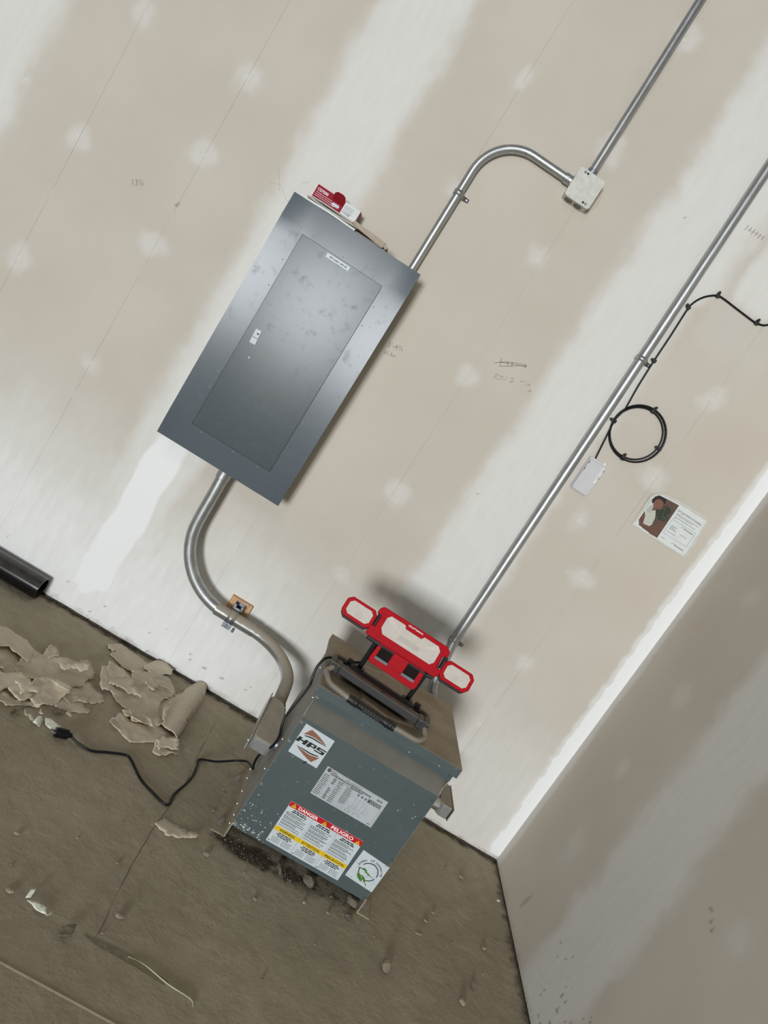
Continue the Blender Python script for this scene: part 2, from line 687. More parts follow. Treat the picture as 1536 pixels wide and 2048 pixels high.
# ------------------------------------------------------------------ value noise for the painted-on compound
def vnoise(a, b, fa, fb, seed):
    g = np.random.default_rng(seed).random((257, 257))
    x, y = np.asarray(a) * fa + 1000.0, np.asarray(b) * fb + 1000.0
    i, j = np.floor(x).astype(int), np.floor(y).astype(int)
    u, v = x - i, y - j
    u, v = u * u * (3 - 2 * u), v * v * (3 - 2 * v)
    i, j = i % 256, j % 256
    return (g[i, j] * (1 - u) + g[i + 1, j] * u) * (1 - v) + (g[i, j + 1] * (1 - u) + g[i + 1, j + 1] * u) * v


def fbm(a, b, f, seed, st=1.0):
    return (vnoise(a, b, f, f * st, seed) + 0.5 * vnoise(a, b, 2 * f, 2 * f * st, seed + 1) + 0.25 * vnoise(a, b, 4 * f, 4 * f * st, seed + 2)) / 1.75


def sst(x, lo, hi):
    t = np.clip((x - lo) / (hi - lo), 0, 1)
    return t * t * (3 - 2 * t)


def grid_obj(name, us, vs, fn, mat, attrs, kind='structure'):
    U, V = np.meshgrid(us, vs, indexing='ij')
    P = fn(U, V) * S
    nu, nv = len(us), len(vs)
    me = bpy.data.meshes.new(name)
    idx = np.arange(nu * nv).reshape(nu, nv)
    q = np.stack([idx[:-1, :-1], idx[1:, :-1], idx[1:, 1:], idx[:-1, 1:]], -1).reshape(-1, 4)
    me.from_pydata(P.reshape(-1, 3).tolist(), [], q.tolist())
    for k, arr in attrs(U, V).items():
        at = me.attributes.new(k, 'FLOAT', 'POINT')
        at.data.foreach_set('value', np.asarray(arr, dtype=np.float32).ravel())
    me.materials.append(mat)
    o = bpy.data.objects.new(name, me)
    col.objects.link(o)
    o['kind'] = kind
    ORG[o] = Vector((0, 0, 0))
    return o


# ------------------------------------------------------------------ the setting
WALL_TOP = 132.0
SPOTS = [(-95.2, 81.1, 2.6, 3.4), (-95.2, 69.2, 2.6, 2.7), (-95.8, 55.0, 3.3, 2.2), (-95.3, 35.3, 2.7, 2.8), (-95.3, 21.0, 2.6, 2.8),
         (-111.6, 61.9, 2.6, 2.8), (-111.2, 80.3, 2.0, 2.4), (-111.1, 42.8, 2.4, 2.6), (-121.2, 64.4, 1.6, 1.6),
         (-63.0, 100.3, 2.2, 3.6), (-63.4, 83.9, 2.2, 2.0), (-62.6, 16.6, 2.4, 2.4), (-63.0, 32.5, 1.8, 1.8),
         (-47.9, 82.3, 2.4, 2.4), (-47.4, 63.5, 2.2, 2.4), (-47.0, 43.1, 2.4, 2.4), (-47.3, 27.7, 2.6, 2.2), (-47.3, 16.7, 2.0, 2.0),
         (-47.6, 99.5, 2.4, 3.0), (-47.2, 116.5, 2.2, 2.6),
         (-15.3, 79.8, 2.2, 2.6), (-15.4, 65.6, 2.6, 2.2), (-15.3, 47.4, 3.0, 2.4), (-15.0, 31.4, 2.4, 2.6), (-15.6, 18.8, 3.0, 2.2), (-21.3, 54.5, 2.8, 2.8)]


def wall_attrs(U, V):
    n1 = fbm(U, V, 0.22, 5)
    n2 = fbm(U, V, 0.7, 9)
    n3 = fbm(U, V, 1.2, 15, 0.22)
    w = (n1 - 0.5) * 3.0 + (n2 - 0.5) * 1.2
    mud_and_light = np.zeros_like(U)
    core = np.zeros_like(U)

    def strip(c, hl, hr, soft, z0, amp, cw, z0n=1.5):
        d = np.where(U < c, (c - U) / hl, (U - c) / hr)
        e = 1 - sst(d + w / 9.0, 1 - soft * 1.1, 1 + soft * 0.7)
        e *= sst(V + (n2 - 0.5) * 5 * z0n, z0 - 1, z0 + 1.4)
        core_ = (1 - sst(np.abs(U - c + (n1 - 0.5)), cw * 0.55, cw)) * sst(V + (n2 - 0.5) * 6, z0 + 0.5, z0 + 3)
        return e * amp, core_
    for a in ((-127.0, 7.0, 6.6, 0.45, -5, 0.9, 3.0, 1), (-79.2, 6.3, 6.3, 0.42, 2.6, 0.92, 3.6, 1)):
        m, k = strip(*a)
        mud_and_light = np.maximum(mud_and_light, m)
        core = np.maximum(core, k * 0.85 * (1 - sst(V, 24, 44)))
    hr = np.where(V > 91, 9.6, 6.4) + 3.2 * (1 - sst(np.abs(V - 89.5), 0, 6)) * 0
    hr = 6.2 + 3.6 * sst(V, 88.0, 93.0)
    d = np.where(U < -31.3, (-31.3 - U) / 6.9, (U + 31.3) / hr)
    mC = 1 - sst(d + w / 9.0, 0.55, 1.25)
    mud_and_light = np.maximum(mud_and_light, mC * 0.95)
    core = np.maximum(core, (1 - sst(np.abs(U + 31.6 + (n1 - 0.5)), 2.2, 3.8)) * 0.28)
    # inside corner
    mud_and_light = np.maximum(mud_and_light, 1 - sst(-U + (n2 - 0.5) * 0.7, 2.2, 3.4))
    core = np.maximum(core, (1 - sst(-U + (n2 - 0.5) * 0.9, 1.7, 2.5)) * sst(V, 0.5, 1.6) * 0.95)
    # skim patch at the upper right
    mud_and_light = np.maximum(mud_and_light, 0.9 * sst(U + w * 0.4, -22.8, -20.5) * sst(V + w * 0.5, 91.0, 94.0))
    mud_and_light = np.maximum(mud_and_light, 0.30 * sst(U, -24.5, -22.5) * (1 - sst(U, -13, -9)) * sst(V + w, 80, 88))
    for i, (sx, sz, rx, rz) in enumerate(SPOTS):
        d = np.hypot((U - sx) / rx, (V - sz) / rz)
        near = d < 2.2
        wob = (n2 - 0.5) * 0.55 + (n1 - 0.5) * 0.9
        m = (1 - sst(d + wob, 0.25, 1.25)) * 0.52
        m = np.maximum(m, (1 - sst(d * 1.0, 0.03, 0.22)) * 0.8)
        mud_and_light = np.where(near, np.maximum(mud_and_light, m), mud_and_light)
    # dusty, splashed foot of the wall, whitened further to paint in brighter light
    mud_and_light = np.maximum(mud_and_light, (0.62 + 0.36 * (1 - sst(U, -60, -38))) * (1 - sst(V + w * 1.5, 9, 40)))
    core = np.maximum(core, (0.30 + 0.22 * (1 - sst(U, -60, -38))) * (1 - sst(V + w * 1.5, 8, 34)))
    mud_and_light = mud_and_light * (0.92 + 0.14 * n3)
    dirt_and_shade = (1 - sst(V + (n2 - 0.5) * 1.5, 0.45, 1.5)) * 0.55
    sp = (vnoise(U, V, 2.2, 2.2, 77) > 0.93) & (V < 9) & (U < -38)
    dirt_and_shade = np.maximum(dirt_and_shade, sp * 0.8 * (1 - sst(V, 3, 9)))
    for dx, dz, r, a in ((-95.3, 61.4, 0.42, 1.0), (-38.5, 66.6, 0.3, 0.9), (-33.6, 98.2, 0.3, 0.7), (-45.0, 89.4, 0.7, 0.2), (-36.5, 49.5, 0.3, 0.7), (-33.5, 47.4, 0.25, 0.5)):
        dirt_and_shade = np.maximum(dirt_and_shade, a * (1 - sst(np.hypot(U - dx, V - dz), r * 0.5, r)))
    # grey rubbing round the panel and the box
    return dict(mud_and_light=mud_and_light, core=core, dirt_and_shade=dirt_and_shade)


us = np.concatenate([np.linspace(-260, -136, 6)[:-1], np.arange(-136, 0.01, 0.4)])
vs = np.concatenate([np.arange(0.45, 126, 0.4), [WALL_TOP]])


def wall_fn(U, V):
    y = 0.05 * (fbm(U, V, 0.05, 3) - 0.5)
    z = V.copy()
    z[:, 0] += (vnoise(U[:, 0], U[:, 0] * 0, 0.6, 1, 31) - 0.5) * 0.08
    return np.stack([U, y * 0, z], -1)


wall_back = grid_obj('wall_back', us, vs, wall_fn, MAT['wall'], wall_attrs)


def rwall_attrs(U, V):
    # U runs along -y (distance from the corner), V is height
    n1 = fbm(U, V, 0.22, 105)
    n2 = fbm(U, V, 0.7, 109)
    w = (n1 - 0.5) * 3.0 + (n2 - 0.5) * 1.2
    mud_and_light = (1 - sst(U + w * 0.3, 1.4, 2.6)) * 0.55
    d = np.abs(U - 31.0) / 8.2
    mud_and_light = np.maximum(mud_and_light, (1 - sst(d + w / 8.0, 0.55, 1.2)) * 0.75)
    core = (1 - sst(np.abs(U - 30.5 + (n1 - 0.5)), 3.0, 4.6)) * 0.28
    for sy, sz, rx, rz in ((13.6, 58.5, 3, 3), (14.7, 42.5, 3, 3), (13.7, 29, 2.2, 2.6), (15.9, 16.5, 3.2, 5), (13.9, 74, 3, 3), (48.2, 30.6, 3, 3), (47, 46, 3, 3), (48, 14, 3, 3)):
        dd = np.hypot((U - sy) / rx, (V - sz) / rz)
        mud_and_light = np.maximum(mud_and_light, (1 - sst(dd + (n2 - 0.5) * 0.5, 0.1, 1.3)) * 0.42)
    dirt_and_shade = (1 - sst(V + (n2 - 0.5) * 1.5, 0.4, 1.6)) * 0.45
    sp = vnoise(U, V, 1.9, 1.9, 177)
    reg = (1 - sst(np.abs(U - 33) / 9, 0.5, 1.0)) * (1 - sst(V, 5, 14))
    dirt_and_shade = np.maximum(dirt_and_shade, sst(sp + reg * 0.13, 0.93, 0.99) * 0.85 * (reg > 0.02))
    dirt_and_shade = np.maximum(dirt_and_shade, 0.55 * (1 - sst(np.hypot((U - 14.6 - (V - 5) * 0.25) / 0.7, (V - 4.6) / 2.6), 0.4, 1.0)))
    for a, b in ((43.0, 29.7), (43.9, 29.0), (44.7, 28.6)):
        dirt_and_shade = np.maximum(dirt_and_shade, 0.8 * (1 - sst(np.hypot(U - a, V - b), 0.15, 0.45)))
    return dict(mud_and_light=mud_and_light, core=core, dirt_and_shade=dirt_and_shade)


ur = np.concatenate([np.arange(0, 75, 0.4), [80, 95, 110, 126]])


def rwall_fn(U, V):
    return np.stack([np.zeros_like(U), -U, V], -1)


wall_right = grid_obj('wall_right', ur, vs, rwall_fn, MAT['wall'], rwall_attrs)

# sole plates seen dark in the gap under the drywall
bm = BM(); box(bm, -260, 0.3, 0.12, 0.6, -0.02, 0.75); obj('baseboard_back', bm, 'sill', kind='structure')
bm = BM(); box(bm, 0.12, 0.6, -126, 0.6, -0.02, 0.75); obj('baseboard_right', bm, 'sill', kind='structure')


# floor with a saw-cut joint and a raised ridge of dried screed
gx = -51.9
fx = np.unique(np.concatenate([[-260, -200, -160], np.arange(-136, 0.7, 0.8), [gx - 0.10, gx - 0.03, gx + 0.03, gx + 0.10], [0.6]]))
fy = np.unique(np.concatenate([[-660, -420, -320, -240, -180, -140], np.arange(-120, 0.7, 0.8), [0.6], [-58.1, -57.95, -57.8]]))


def floor_fn(U, V):
    wob = np.interp(V, [-50, -43, -38, -34, -31, -23, -16, -6, 0], [-.2, -.5, -.4, -.36, 0, .6, .3, .4, .4]) + (vnoise(V, V * 0, 0.8, 1, 55) - 0.5) * 0.12
    z = np.zeros_like(U)
    x = U.copy()
    near = np.abs(U - gx) < 0.15
    x = np.where(near, U + wob, x)
    z = np.where((np.abs(U - gx) < 0.06) & (V > -51), -0.04, z)
    z = np.where((np.abs(V + 57.95) < 0.02) & (U > -62) & (U < -46), 0.07, z)
    return np.stack([x, V, z], -1)


def floor_attrs(U, V):
    n2 = fbm(U, V, 0.6, 209)
    gr = ((np.abs(U - gx) < 0.06) & (V > -51)) * sst(vnoise(V, V * 0, 0.35, 1, 66), 0.1, 0.6) * 0.8
    dirt_and_shade = (1 - sst(-V + (n2 - 0.5) * 2, 0.2, 1.8)) * 0.8
    dirt_and_shade = np.maximum(dirt_and_shade, (1 - sst(-U + (n2 - 0.5) * 2, 0.2, 1.4)) * 0.6)
    dirt_and_shade = np.maximum(dirt_and_shade, (1 - sst(np.hypot((U + 40) / 6.5, (V + 29.8) / 2.6) + (n2 - 0.5), 0.3, 1.1)) * 0.9)  # stain under the case front, darkened to paint in its shadow
    dirt_and_shade = np.maximum(dirt_and_shade, (1 - sst(np.hypot((U + 33) / 8, (V + 29.4) / 2.0) + (n2 - 0.5), 0.3, 1.1)) * 0.8)
    return dict(groove=gr, dirt_and_shade=dirt_and_shade)


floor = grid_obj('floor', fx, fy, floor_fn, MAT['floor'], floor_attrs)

# snapped stud lines and pencil writing on the drywall
fw = lambda a, b: Vector((a, -0.012, b))
bm = BM()
r_ = random.Random(3)
for sx in (-111.3, -95.2, -62.7, -47.25, -15.2):
    z = 1.0
    while z < 125:
        L = r_.uniform(2, 9)
        w_ = r_.uniform(0.014, 0.028)
        stroke(bm, [(sx, z), (sx, z + L)], w_, fw)
        z += L + (r_.uniform(0.1, 1.2) if r_.random() < 0.25 else 0)
obj('stud_line', bm, 'pencil_line', wall_back, kind='stuff')
bm = BM()
for s_ in ([(-45.10, 67.05), (-44.09, 67.84), (-42.82, 68.55), (-40.97, 69.32)], [(-44.43, 67.58), (-42.94, 68.27), (-41.31, 68.91), (-40.73, 69.12)],
           [(-44.21, 67.02), (-42.61, 68.08), (-41.71, 68.75), (-40.81, 69.17)], [(-44.54, 68.20), (-44.18, 67.14)], [(-43.56, 68.28), (-43.16, 67.68)],
           [(-42.91, 68.54), (-42.57, 67.96)], [(-40.94, 69.28), (-40.95, 68.83)]):
    stroke(bm, s_, 0.07, fw)
obj('pencil_scribble', bm, 'pencil', wall_back)
bm = BM()
for s_ in ([(-43.81, 64.97), (-44.04, 65.93), (-43.66, 65.97), (-43.81, 65.43), (-43.23, 65.34)], [(-43.49, 65.88), (-42.94, 66.13)], [(-43.11, 66.07), (-43.04, 65.36)],
           [(-42.87, 66.17), (-42.74, 65.76), (-42.46, 65.73), (-42.42, 66.05), (-42.50, 66.40)], [(-42.25, 66.11), (-42.05, 66.19)],
           [(-41.88, 66.40), (-41.66, 66.69), (-41.37, 66.72), (-41.33, 66.35), (-41.69, 65.97), (-41.43, 66.03), (-41.19, 66.29)],
           [(-40.34, 66.87), (-40.19, 67.11), (-40.22, 66.85)], [(-40.06, 67.15), (-39.81, 67.16), (-39.85, 66.98)], [(-39.48, 67.21), (-39.39, 66.77)],
           [(-39.18, 67.15), (-38.93, 67.31), (-38.86, 67.06), (-39.08, 66.92), (-39.18, 67.15)]):
    stroke(bm, s_, 0.045, fw)
obj('pencil_writing', bm, 'pencil', wall_back)
bm = BM()
rot = lambda cx, cz, an: (lambda a, b: Vector((cx + a * math.cos(an) - b * math.sin(an), -0.012, cz + a * math.sin(an) + b * math.cos(an))))
text(bm, '13¾', -0.8, 0.8, -0.4, 0.5, rot(-101.4, 60.95, math.radians(30)))
obj('pencil_measurement', bm, 'pencil_faint', wall_back)
bm = BM()
text(bm, "2'-4¾", -1.15, 1.15, -0.35, 0.4, rot(-58.5, 61.3, math.radians(15)))
text(bm, '60 Am', -0.9, 0.9, -0.3, 0.3, rot(-58.6, 60.0, math.radians(12)))
obj('pencil_measurement', bm, 'pencil_faint', wall_back)
bm = BM()
for i in range(6):
    a = -25.5 + i * 0.55
    stroke(bm, [(a, 101.2 + 0.1 * (i % 2)), (a + 0.1, 102.0)], 0.10, fw)
stroke(bm, [(-25.2, 101.5), (-22.6, 101.8)], 0.04, fw)
obj('pencil_scribble', bm, 'pencil_faint', wall_back)
bm = BM()
for s_ in ([(-84.2, 71.5), (-82.5, 70.2), (-81.0, 69.9)], [(-85.8, 70.9), (-84.3, 71.4)], [(-85.6, 73.4), (-84.6, 71.9), (-83.9, 70.6)], [(-81.6, 73.2), (-81.2, 73.9), (-80.9, 73.5)], [(-82.3, 68.6), (-81.8, 68.0)]):
    stroke(bm, s_, 0.03, fw)
obj('scuff_mark', bm, 'pencil_faint', wall_back)


# ------------------------------------------------------------------ conduit helpers
def strap(parent, c, axis, r, side, wallside=0.0):
    """one-hole strap: half ring over the pipe and a tab on the wall at the given side"""
    c, axis, side = Vector(c), Vector(axis).normalized(), Vector(side).normalized()
    out = Vector((0, -1, 0))
    bm = BM()
    prof = []
    for i in range(15):
        t = math.radians(-25 + 230 * i / 14)
        prof.append(c + (side * math.cos(t) + out * math.sin(t)) * (r + 0.09))
    tip0 = Vector((c.x, wallside - 0.06, c.z)) + side * (r + 0.25)
    tip1 = Vector((c.x, wallside - 0.06, c.z)) + side * (r + 1.15)
    path = [tip1, tip0] + prof
    half = 0.36
    A, B = [], []
    for i, p in enumerate(path):
        h = half * (0.75 if i == 0 else 1)
        A.append((p - axis * h, p + axis * h))
    outer = [[bm.verts.new(a), bm.verts.new(b)] for a, b in A]
    for i in range(len(outer) - 1):
        bm.faces.new((outer[i][0], outer[i][1], outer[i + 1][1], outer[i + 1][0]))
    ob = obj('pipe_strap', bm, 'emt', parent, smooth=True)
    m = ob.modifiers.new('thickness', 'SOLIDIFY')
    m.thickness = 0.07 * S
    m.offset = 0
    bm = BM()
    for sgn in (-1, 1):
        ring = [c + axis * (sgn * 0.2) + (side * math.cos(math.radians(-20 + 220 * i / 14)) + out * math.sin(math.radians(-20 + 220 * i / 14))) * (r + 0.12) for i in range(15)]
        tube(bm, ring, 0.055, 6)
    obj('strap_rib', bm, 'emt', ob, smooth=True)
    bm = BM()
    screw(bm, tip0 * 0.35 + tip1 * 0.65 + out * 0.04, out, 0.17, 0.12)
    obj('screw', bm, 'strut', ob, smooth=True)
    return ob


def connector(parent, p, d, r, L=1.0, mat='emt', name='connector'):
    p, d = Vector(p), Vector(d).normalized()
    bm = BM()
    cyl(bm, p, p + d * 0.22, r + 0.22, 8)
    cyl(bm, p + d * 0.22, p + d * L, r + 0.12, 24)
    cyl(bm, p + d * L, p + d * (L + 0.05), r + 0.12, 24, r + 0.03)
    o = obj(name, bm, mat, parent, smooth=True)
    u = Vector((0, -1, 0))
    bm = BM()
    q = p + d * (0.2 + (L - 0.2) * 0.55) + u * (r + 0.10)
    cyl(bm, q, q + u * 0.14, 0.13, 10)
    obj('set_screw', bm, 'screw', o, smooth=True)
    return o


# ------------------------------------------------------------------ electrical panel
P = thing('electrical_panel', 'large blue-grey steel electrical panel mounted on the drywall', 'electrical panel', (-70.6, 0, 33.2))
bm = BM(); box(bm, -80.25, -60.95, -5.7, -0.02, 33.55, 70.7); obj('enclosure', bm, 'cream', P, bevel=0.06)
X0, X1, Z0, Z1 = -80.6, -60.6, 33.25, 70.98
A0, A1, B0, B1 = -76.95, -64.15, 36.85, 66.95


bm = BM()
yi, yo = -6.10, -6.27
# one sheet with a door opening, its side flanges dished a little towards the door
gxs = [X0 + (A0 - X0) * i / 6 for i in range(7)] + [A0 + (A1 - A0) * i / 8 for i in range(1, 8)] + [A1 + (X1 - A1) * i / 6 for i in range(7)]
gzs = [Z0 + (B0 - Z0) * i / 5 for i in range(6)] + [B0 + (B1 - B0) * i / 20 for i in range(1, 20)] + [B1 + (Z1 - B1) * i / 5 for i in range(6)]


def trim_y(x, z):
    f = 1.0
    if z > B1:
        f = 1 - 0.85 * (z - B1) / (Z1 - B1)
    if z < B0:
        f = 1 - 0.85 * (B0 - z) / (B0 - Z0)
    d = max(0.0, (A0 - x) / (A0 - X0)) * 0.20 + max(0.0, (x - A1) / (X1 - A1)) * (0.17 + 0.10 * (z - 52) / 38.0 * 0)
    return yi - d * f


gv = {(i, k): bm.verts.new((x, trim_y(x, z), z)) for i, x in enumerate(gxs) for k, z in enumerate(gzs)}
for i in range(len(gxs) - 1):
    for k in range(len(gzs) - 1):
        cx_, cz_ = (gxs[i] + gxs[i + 1]) / 2, (gzs[k] + gzs[k + 1]) / 2
        if A0 < cx_ < A1 and B0 < cz_ < B1:
            continue
        bm.faces.new((gv[i, k], gv[i + 1, k], gv[i + 1, k + 1], gv[i, k + 1]))
bmesh.ops.delete(bm, geom=[v for v in bm.verts if not v.link_faces], context='VERTS')
for x in (X0, X1 - 0.06):
    box(bm, x, x + 0.06, yi + 0.03, -5.72, Z0, Z1)
box(bm, X0, X1, yi + 0.1, -5.72, Z0, Z0 + 0.06)
box(bm, X0, X1, yi + 0.1, -5.72, Z1 - 0.06, Z1)
trim = obj('trim_cover', bm, 'panel_trim_paint', P, smooth=True)
bm = BM(); box(bm, A0 - 0.4, A1 + 0.4, -5.9, -5.75, B0 - 0.4, B1 + 0.4); obj('door_rebate', bm, 'panel_trim_paint', P)
bm = BM()
prism(bm, round_rect(A0 + 0.03, A1 - 0.05, B0 + 0.04, B1 - 0.04, 0.22), onwall, -6.13, -5.98)
door = obj('door', bm, 'panel_door_paint', P, bevel=0.02)
bm = BM()
prism(bm, [(-75.90, 52.95), (-75.02, 53.02), (-74.86, 50.92), (-75.78, 50.84)], onwall, -6.26, -6.13)
latch = obj('latch', bm, 'silver', door, label='silver latch plate', bevel=0.03)
bm = BM()
cyl(bm, (-75.28, -6.26, 52.42), (-75.28, -6.33, 52.42), 0.13, 14)
box(bm, -75.75, -75.0, -6.265, -6.255, 51.75, 51.82)
obj('keyhole', bm, 'black_print', P)
bm = BM(); box(bm, -72.78, -69.2, -6.15, -6.128, 66.1, 66.72); obj('name_label', bm, 'white', door, label='white label strip')
bm = BM()
rr = random.Random(5)
fd = lambda a, b: Vector((a, -6.156, b))
for a, n in ((-72.25, 4), (-71.68, 8), (-70.62, 5), (-69.92, 3)):
    for i in range(n):
        x = a + i * 0.115
        rect(bm, x, x + 0.075, 66.27 + rr.uniform(0, 0.05), 66.5 + rr.uniform(-0.05, 0.02), fd)
obj('print', bm, 'black_print', P)
bm = BM()
for x, z in ((-77.47, 67.47), (-75.56, 67.45), (-70.74, 67.3), (-65.93, 67.3), (-63.85, 67.25), (-63.75, 63.98), (-63.8, 61.03), (-63.75, 49.07), (-63.75, 45.38), (-77.4, 49.05), (-77.4, 45.13),
             (-77.35, 42.63), (-75.27, 36.5), (-70.1, 36.5), (-77.5, 62.7), (-77.4, 58.83), (-66.0, 36.5)):
    ob = BM()
    screw(ob, (x, -6.10, z), (0, -1, 0), 0.11, 0.08, 8)
    obj('rivet', ob, 'rivet_paint', P, smooth=True)
bm.free()
for x, z in ((-74.73, 49.03),):
    bm = BM(); screw(bm, (x, -6.13, z), (0, -1, 0), 0.15, 0.1); obj('rivet', bm, 'silver', P, smooth=True)
for z in (69.9, 34.2):
    bm = BM(); cyl(bm, (-60.95, -4.9, z), (-60.62, -4.9, z), 0.2, 6); obj('side_screw', bm, 'strut', P)

# papers and carton lying on the panel


def wavy_sheet(bm, x0, x1, y0, y1, zf, th, n=24):
    top, bot = [], []
    for i in range(n + 1):
        x = x0 + (x1 - x0) * i / n
        row, low = [], []
        for j in range(5):
            y = y0 + (y1 - y0) * j / 4
            z = zf(x, y)
            row.append(bm.verts.new((x, y, z + th)))
            low.append(bm.verts.new((x, y, z)))
        top.append(row)
        bot.append(low)
    for i in range(n):
        for j in range(4):
            bm.faces.new((top[i][j], top[i][j + 1], top[i + 1][j + 1], top[i + 1][j]))
            bm.faces.new((bot[i][j], bot[i + 1][j], bot[i + 1][j + 1], bot[i][j + 1]))
        for j in (0, 4):
            bm.faces.new((top[i][j], top[i + 1][j], bot[i + 1][j], bot[i][j]))
    for i in (0, n):
        for j in range(4):
            bm.faces.new((top[i][j], bot[i][j], bot[i][j + 1], top[i][j + 1]))


t = thing('folded_paper', 'grey folded papers lying on the panel top under the red carton', 'paper', (-75, -3.5, 71.0))
bm = BM(); wavy_sheet(bm, -79.6, -71.2, -6.15, -1.2, lambda x, y: 71.02 + 0.03 * math.sin(x * 0.9), 0.26); obj('sheet', bm, 'paper_white', t, smooth=True)
bm = BM(); wavy_sheet(bm, -78.9, -71.0, -6.0, -1.0, lambda x, y: 71.36 + 0.06 * math.sin(x * 0.7 + 1), 0.24); obj('sheet', bm, 'news', t, smooth=True)
bm = BM(); wavy_sheet(bm, -78.4, -71.6, -5.8, -0.9, lambda x, y: 71.70 + 0.06 * math.sin(x * 0.8) + 0.02 * (x + 75), 0.22); obj('sheet', bm, 'news', t, smooth=True)
t = thing('folded_card', 'beige folded card sagging over the front edge of the panel top', 'card', (-68.3, -4, 71.0))
bm = BM(); prism(bm, [(-71.95, 71.72), (-71.75, 72.12), (-70.46, 72.0), (-68.73, 71.98), (-66.75, 71.84), (-66.95, 71.0), (-69.1, 71.24), (-70.96, 71.44)], onwall, -6.62, -3.4); obj('upper_leaf', bm, 'kraft', t)
bm = BM(); wavy_sheet(bm, -71.0, -66.4, -6.0, -3.0, lambda x, y: 71.02, 0.08); obj('lower_leaf', bm, 'kraft', t, smooth=True)
bm = BM(); prism(bm, [(-66.72, 71.84), (-66.3, 71.6), (-66.18, 71.3), (-66.5, 71.08), (-66.72, 71.3), (-66.85, 71.05), (-66.92, 71.02)], onwall, -6.55, -3.4); obj('fold', bm, 'kraft', t)
t = thing('carton', 'small crimson and white carton with an open tab on the panel top', 'box', (-75.5, -2.2, 71.98))
bm = BM(); box(bm, -78.97, -74.6, -3.3, -0.9, 71.98, 73.93); obj('printed_body', bm, 'card_red', t)
bm = BM(); box(bm, -74.58, -72.2, -3.28, -0.92, 71.98, 73.95); obj('white_body', bm, 'paper_white', t)
bm = BM(); box(bm, -72.2, -72.14, -3.28, -0.92, 71.98, 73.95); obj('end_flap', bm, 'card_brown', t)
bm = BM(); prism(bm, [(-76.3, 73.2), (-74.62, 73.2), (-74.68, 73.95), (-74.9, 74.35), (-75.3, 74.52), (-76.14, 74.48), (-76.45, 74.2), (-76.45, 73.6)], onwall, -3.38, -3.31); obj('tab', bm, 'card_window', t, label='dark red rounded tab')
fc = lambda a, b: Vector((a, -3.305, b))
bm = BM(); text(bm, 'CS7500', -78.75, -77.1, 73.2, 73.6, fc, 0.02)
rr = random.Random(2)
for i in range(3):
    bars(bm, -78.75, -76.2 + 0.3 * i, 72.95 - 0.24 * i, 0.05, fc, rr, 0.06, 0.15, 0.4)
obj('lettering', bm, 'white_print', t)
bm = BM()
prism(bm, round_rect(-76.15, -75.0, 72.55, 72.98, 0.2), onwall, -3.325, -3.3)
obj('logo_pill', bm, 'silver', t)
bm = BM()
fc2 = lambda a, b: Vector((a, -3.285, b))
for i in range(14):
    x = -74.45 + i * 0.09
    rect(bm, x, x + rr.choice((0.03, 0.06)), 72.45, 72.75, fc2)
obj('barcode', bm, 'grey_print', t)
bm = BM()
for i in range(5):
    bars(bm, -74.4, -72.9 - 0.2 * (i % 2), 73.5 - 0.17 * i, 0.045, fc2, rr, 0.05, 0.1, 0.3)
obj('print', bm, 'grey_print', t)

# ------------------------------------------------------------------ conduit from panel to junction box
t = thing('steel_conduit', 'bent conduit running from the panel top to the junction box', 'conduit', (-62.3, -1, 71))
RA = 0.60
bm = BM(); tube(bm, fillet([(-62.3, -1.0, 70.7), (-62.25, -1.0, 93.2), (-49.9, -1.0, 93.2)], 6.2, 14), RA, 20); obj('pipe', bm, 'emt', t, smooth=True)
connector(t, (-62.3, -1.0, 70.72), (0, 0, 1), RA, 0.9)
connector(t, (-49.75, -1.0, 93.2), (-1, 0, 0), RA, 1.25)
strap(t, (-62.27, -1.0, 83.6), (0, 0, 1), RA, (1, 0, 0))

# junction box
t = thing('junction_box', 'weathered white junction box where two conduits meet', 'junction box', (-47.9, 0, 93))
bm = BM(); prism(bm, round_rect(-49.85, -45.95, 90.95, 95.1, 0.35), onwall, -2.25, -0.02); obj('body', bm, 'cream', t, smooth=True)
bm = BM(); prism(bm, round_rect(-49.9, -45.9, 90.9, 95.15, 0.4), onwall, -2.5, -2.27); cv = obj('cover', bm, 'cream', t, smooth=True)
for x, z in ((-49.0, 94.75), (-46.65, 91.35)):
    bm = BM(); screw(bm, (x, -2.5, z), (0, -1, 0), 0.19, 0.12, 12); so = obj('screw', bm, 'strut', cv, smooth=True)
    bm = BM(); poly(bm, ring2d(x + (0.42 if x < -48 else -0.42), z, 0.16, 14), lambda a, b: Vector((a, -2.506, b))); obj('screw_hole', bm, 'dark', cv)
for x in (-48.85, -47.35):
    bm = BM()
    pipe(bm, (x, -1.15, 90.97), (x, -1.15, 90.86), 0.62, 0.12, 20)
    cyl(bm, (x, -1.15, 90.97), (x, -1.15, 90.88), 0.40, 16)
    box(bm, x - 0.38, x + 0.38, -1.22, -1.08, 90.82, 90.9)
    obj('hole_plug', bm, 'knock', t)
bm = BM(); cyl(bm, (-47.4, -0.02, 93.3), (-47.4, -0.08, 93.3), 2.55, 48); obj('wall_plate', bm, simple('painted_plate', (196, 186, 171), 0.8, var=0.03), t)

t = thing('steel_conduit', 'straight conduit rising from the junction box out of view', 'conduit', (-48.2, -1, 95))
bm = BM(); tube(bm, [(-48.12, -1, 95.1), (-48.25, -1, 108), (-48.5, -1, 131.9)], RA, 20); obj('pipe', bm, 'emt', t, smooth=True)
connector(t, (-48.13, -1, 95.12), (0, 0, 1), RA, 0.85, 'strut')

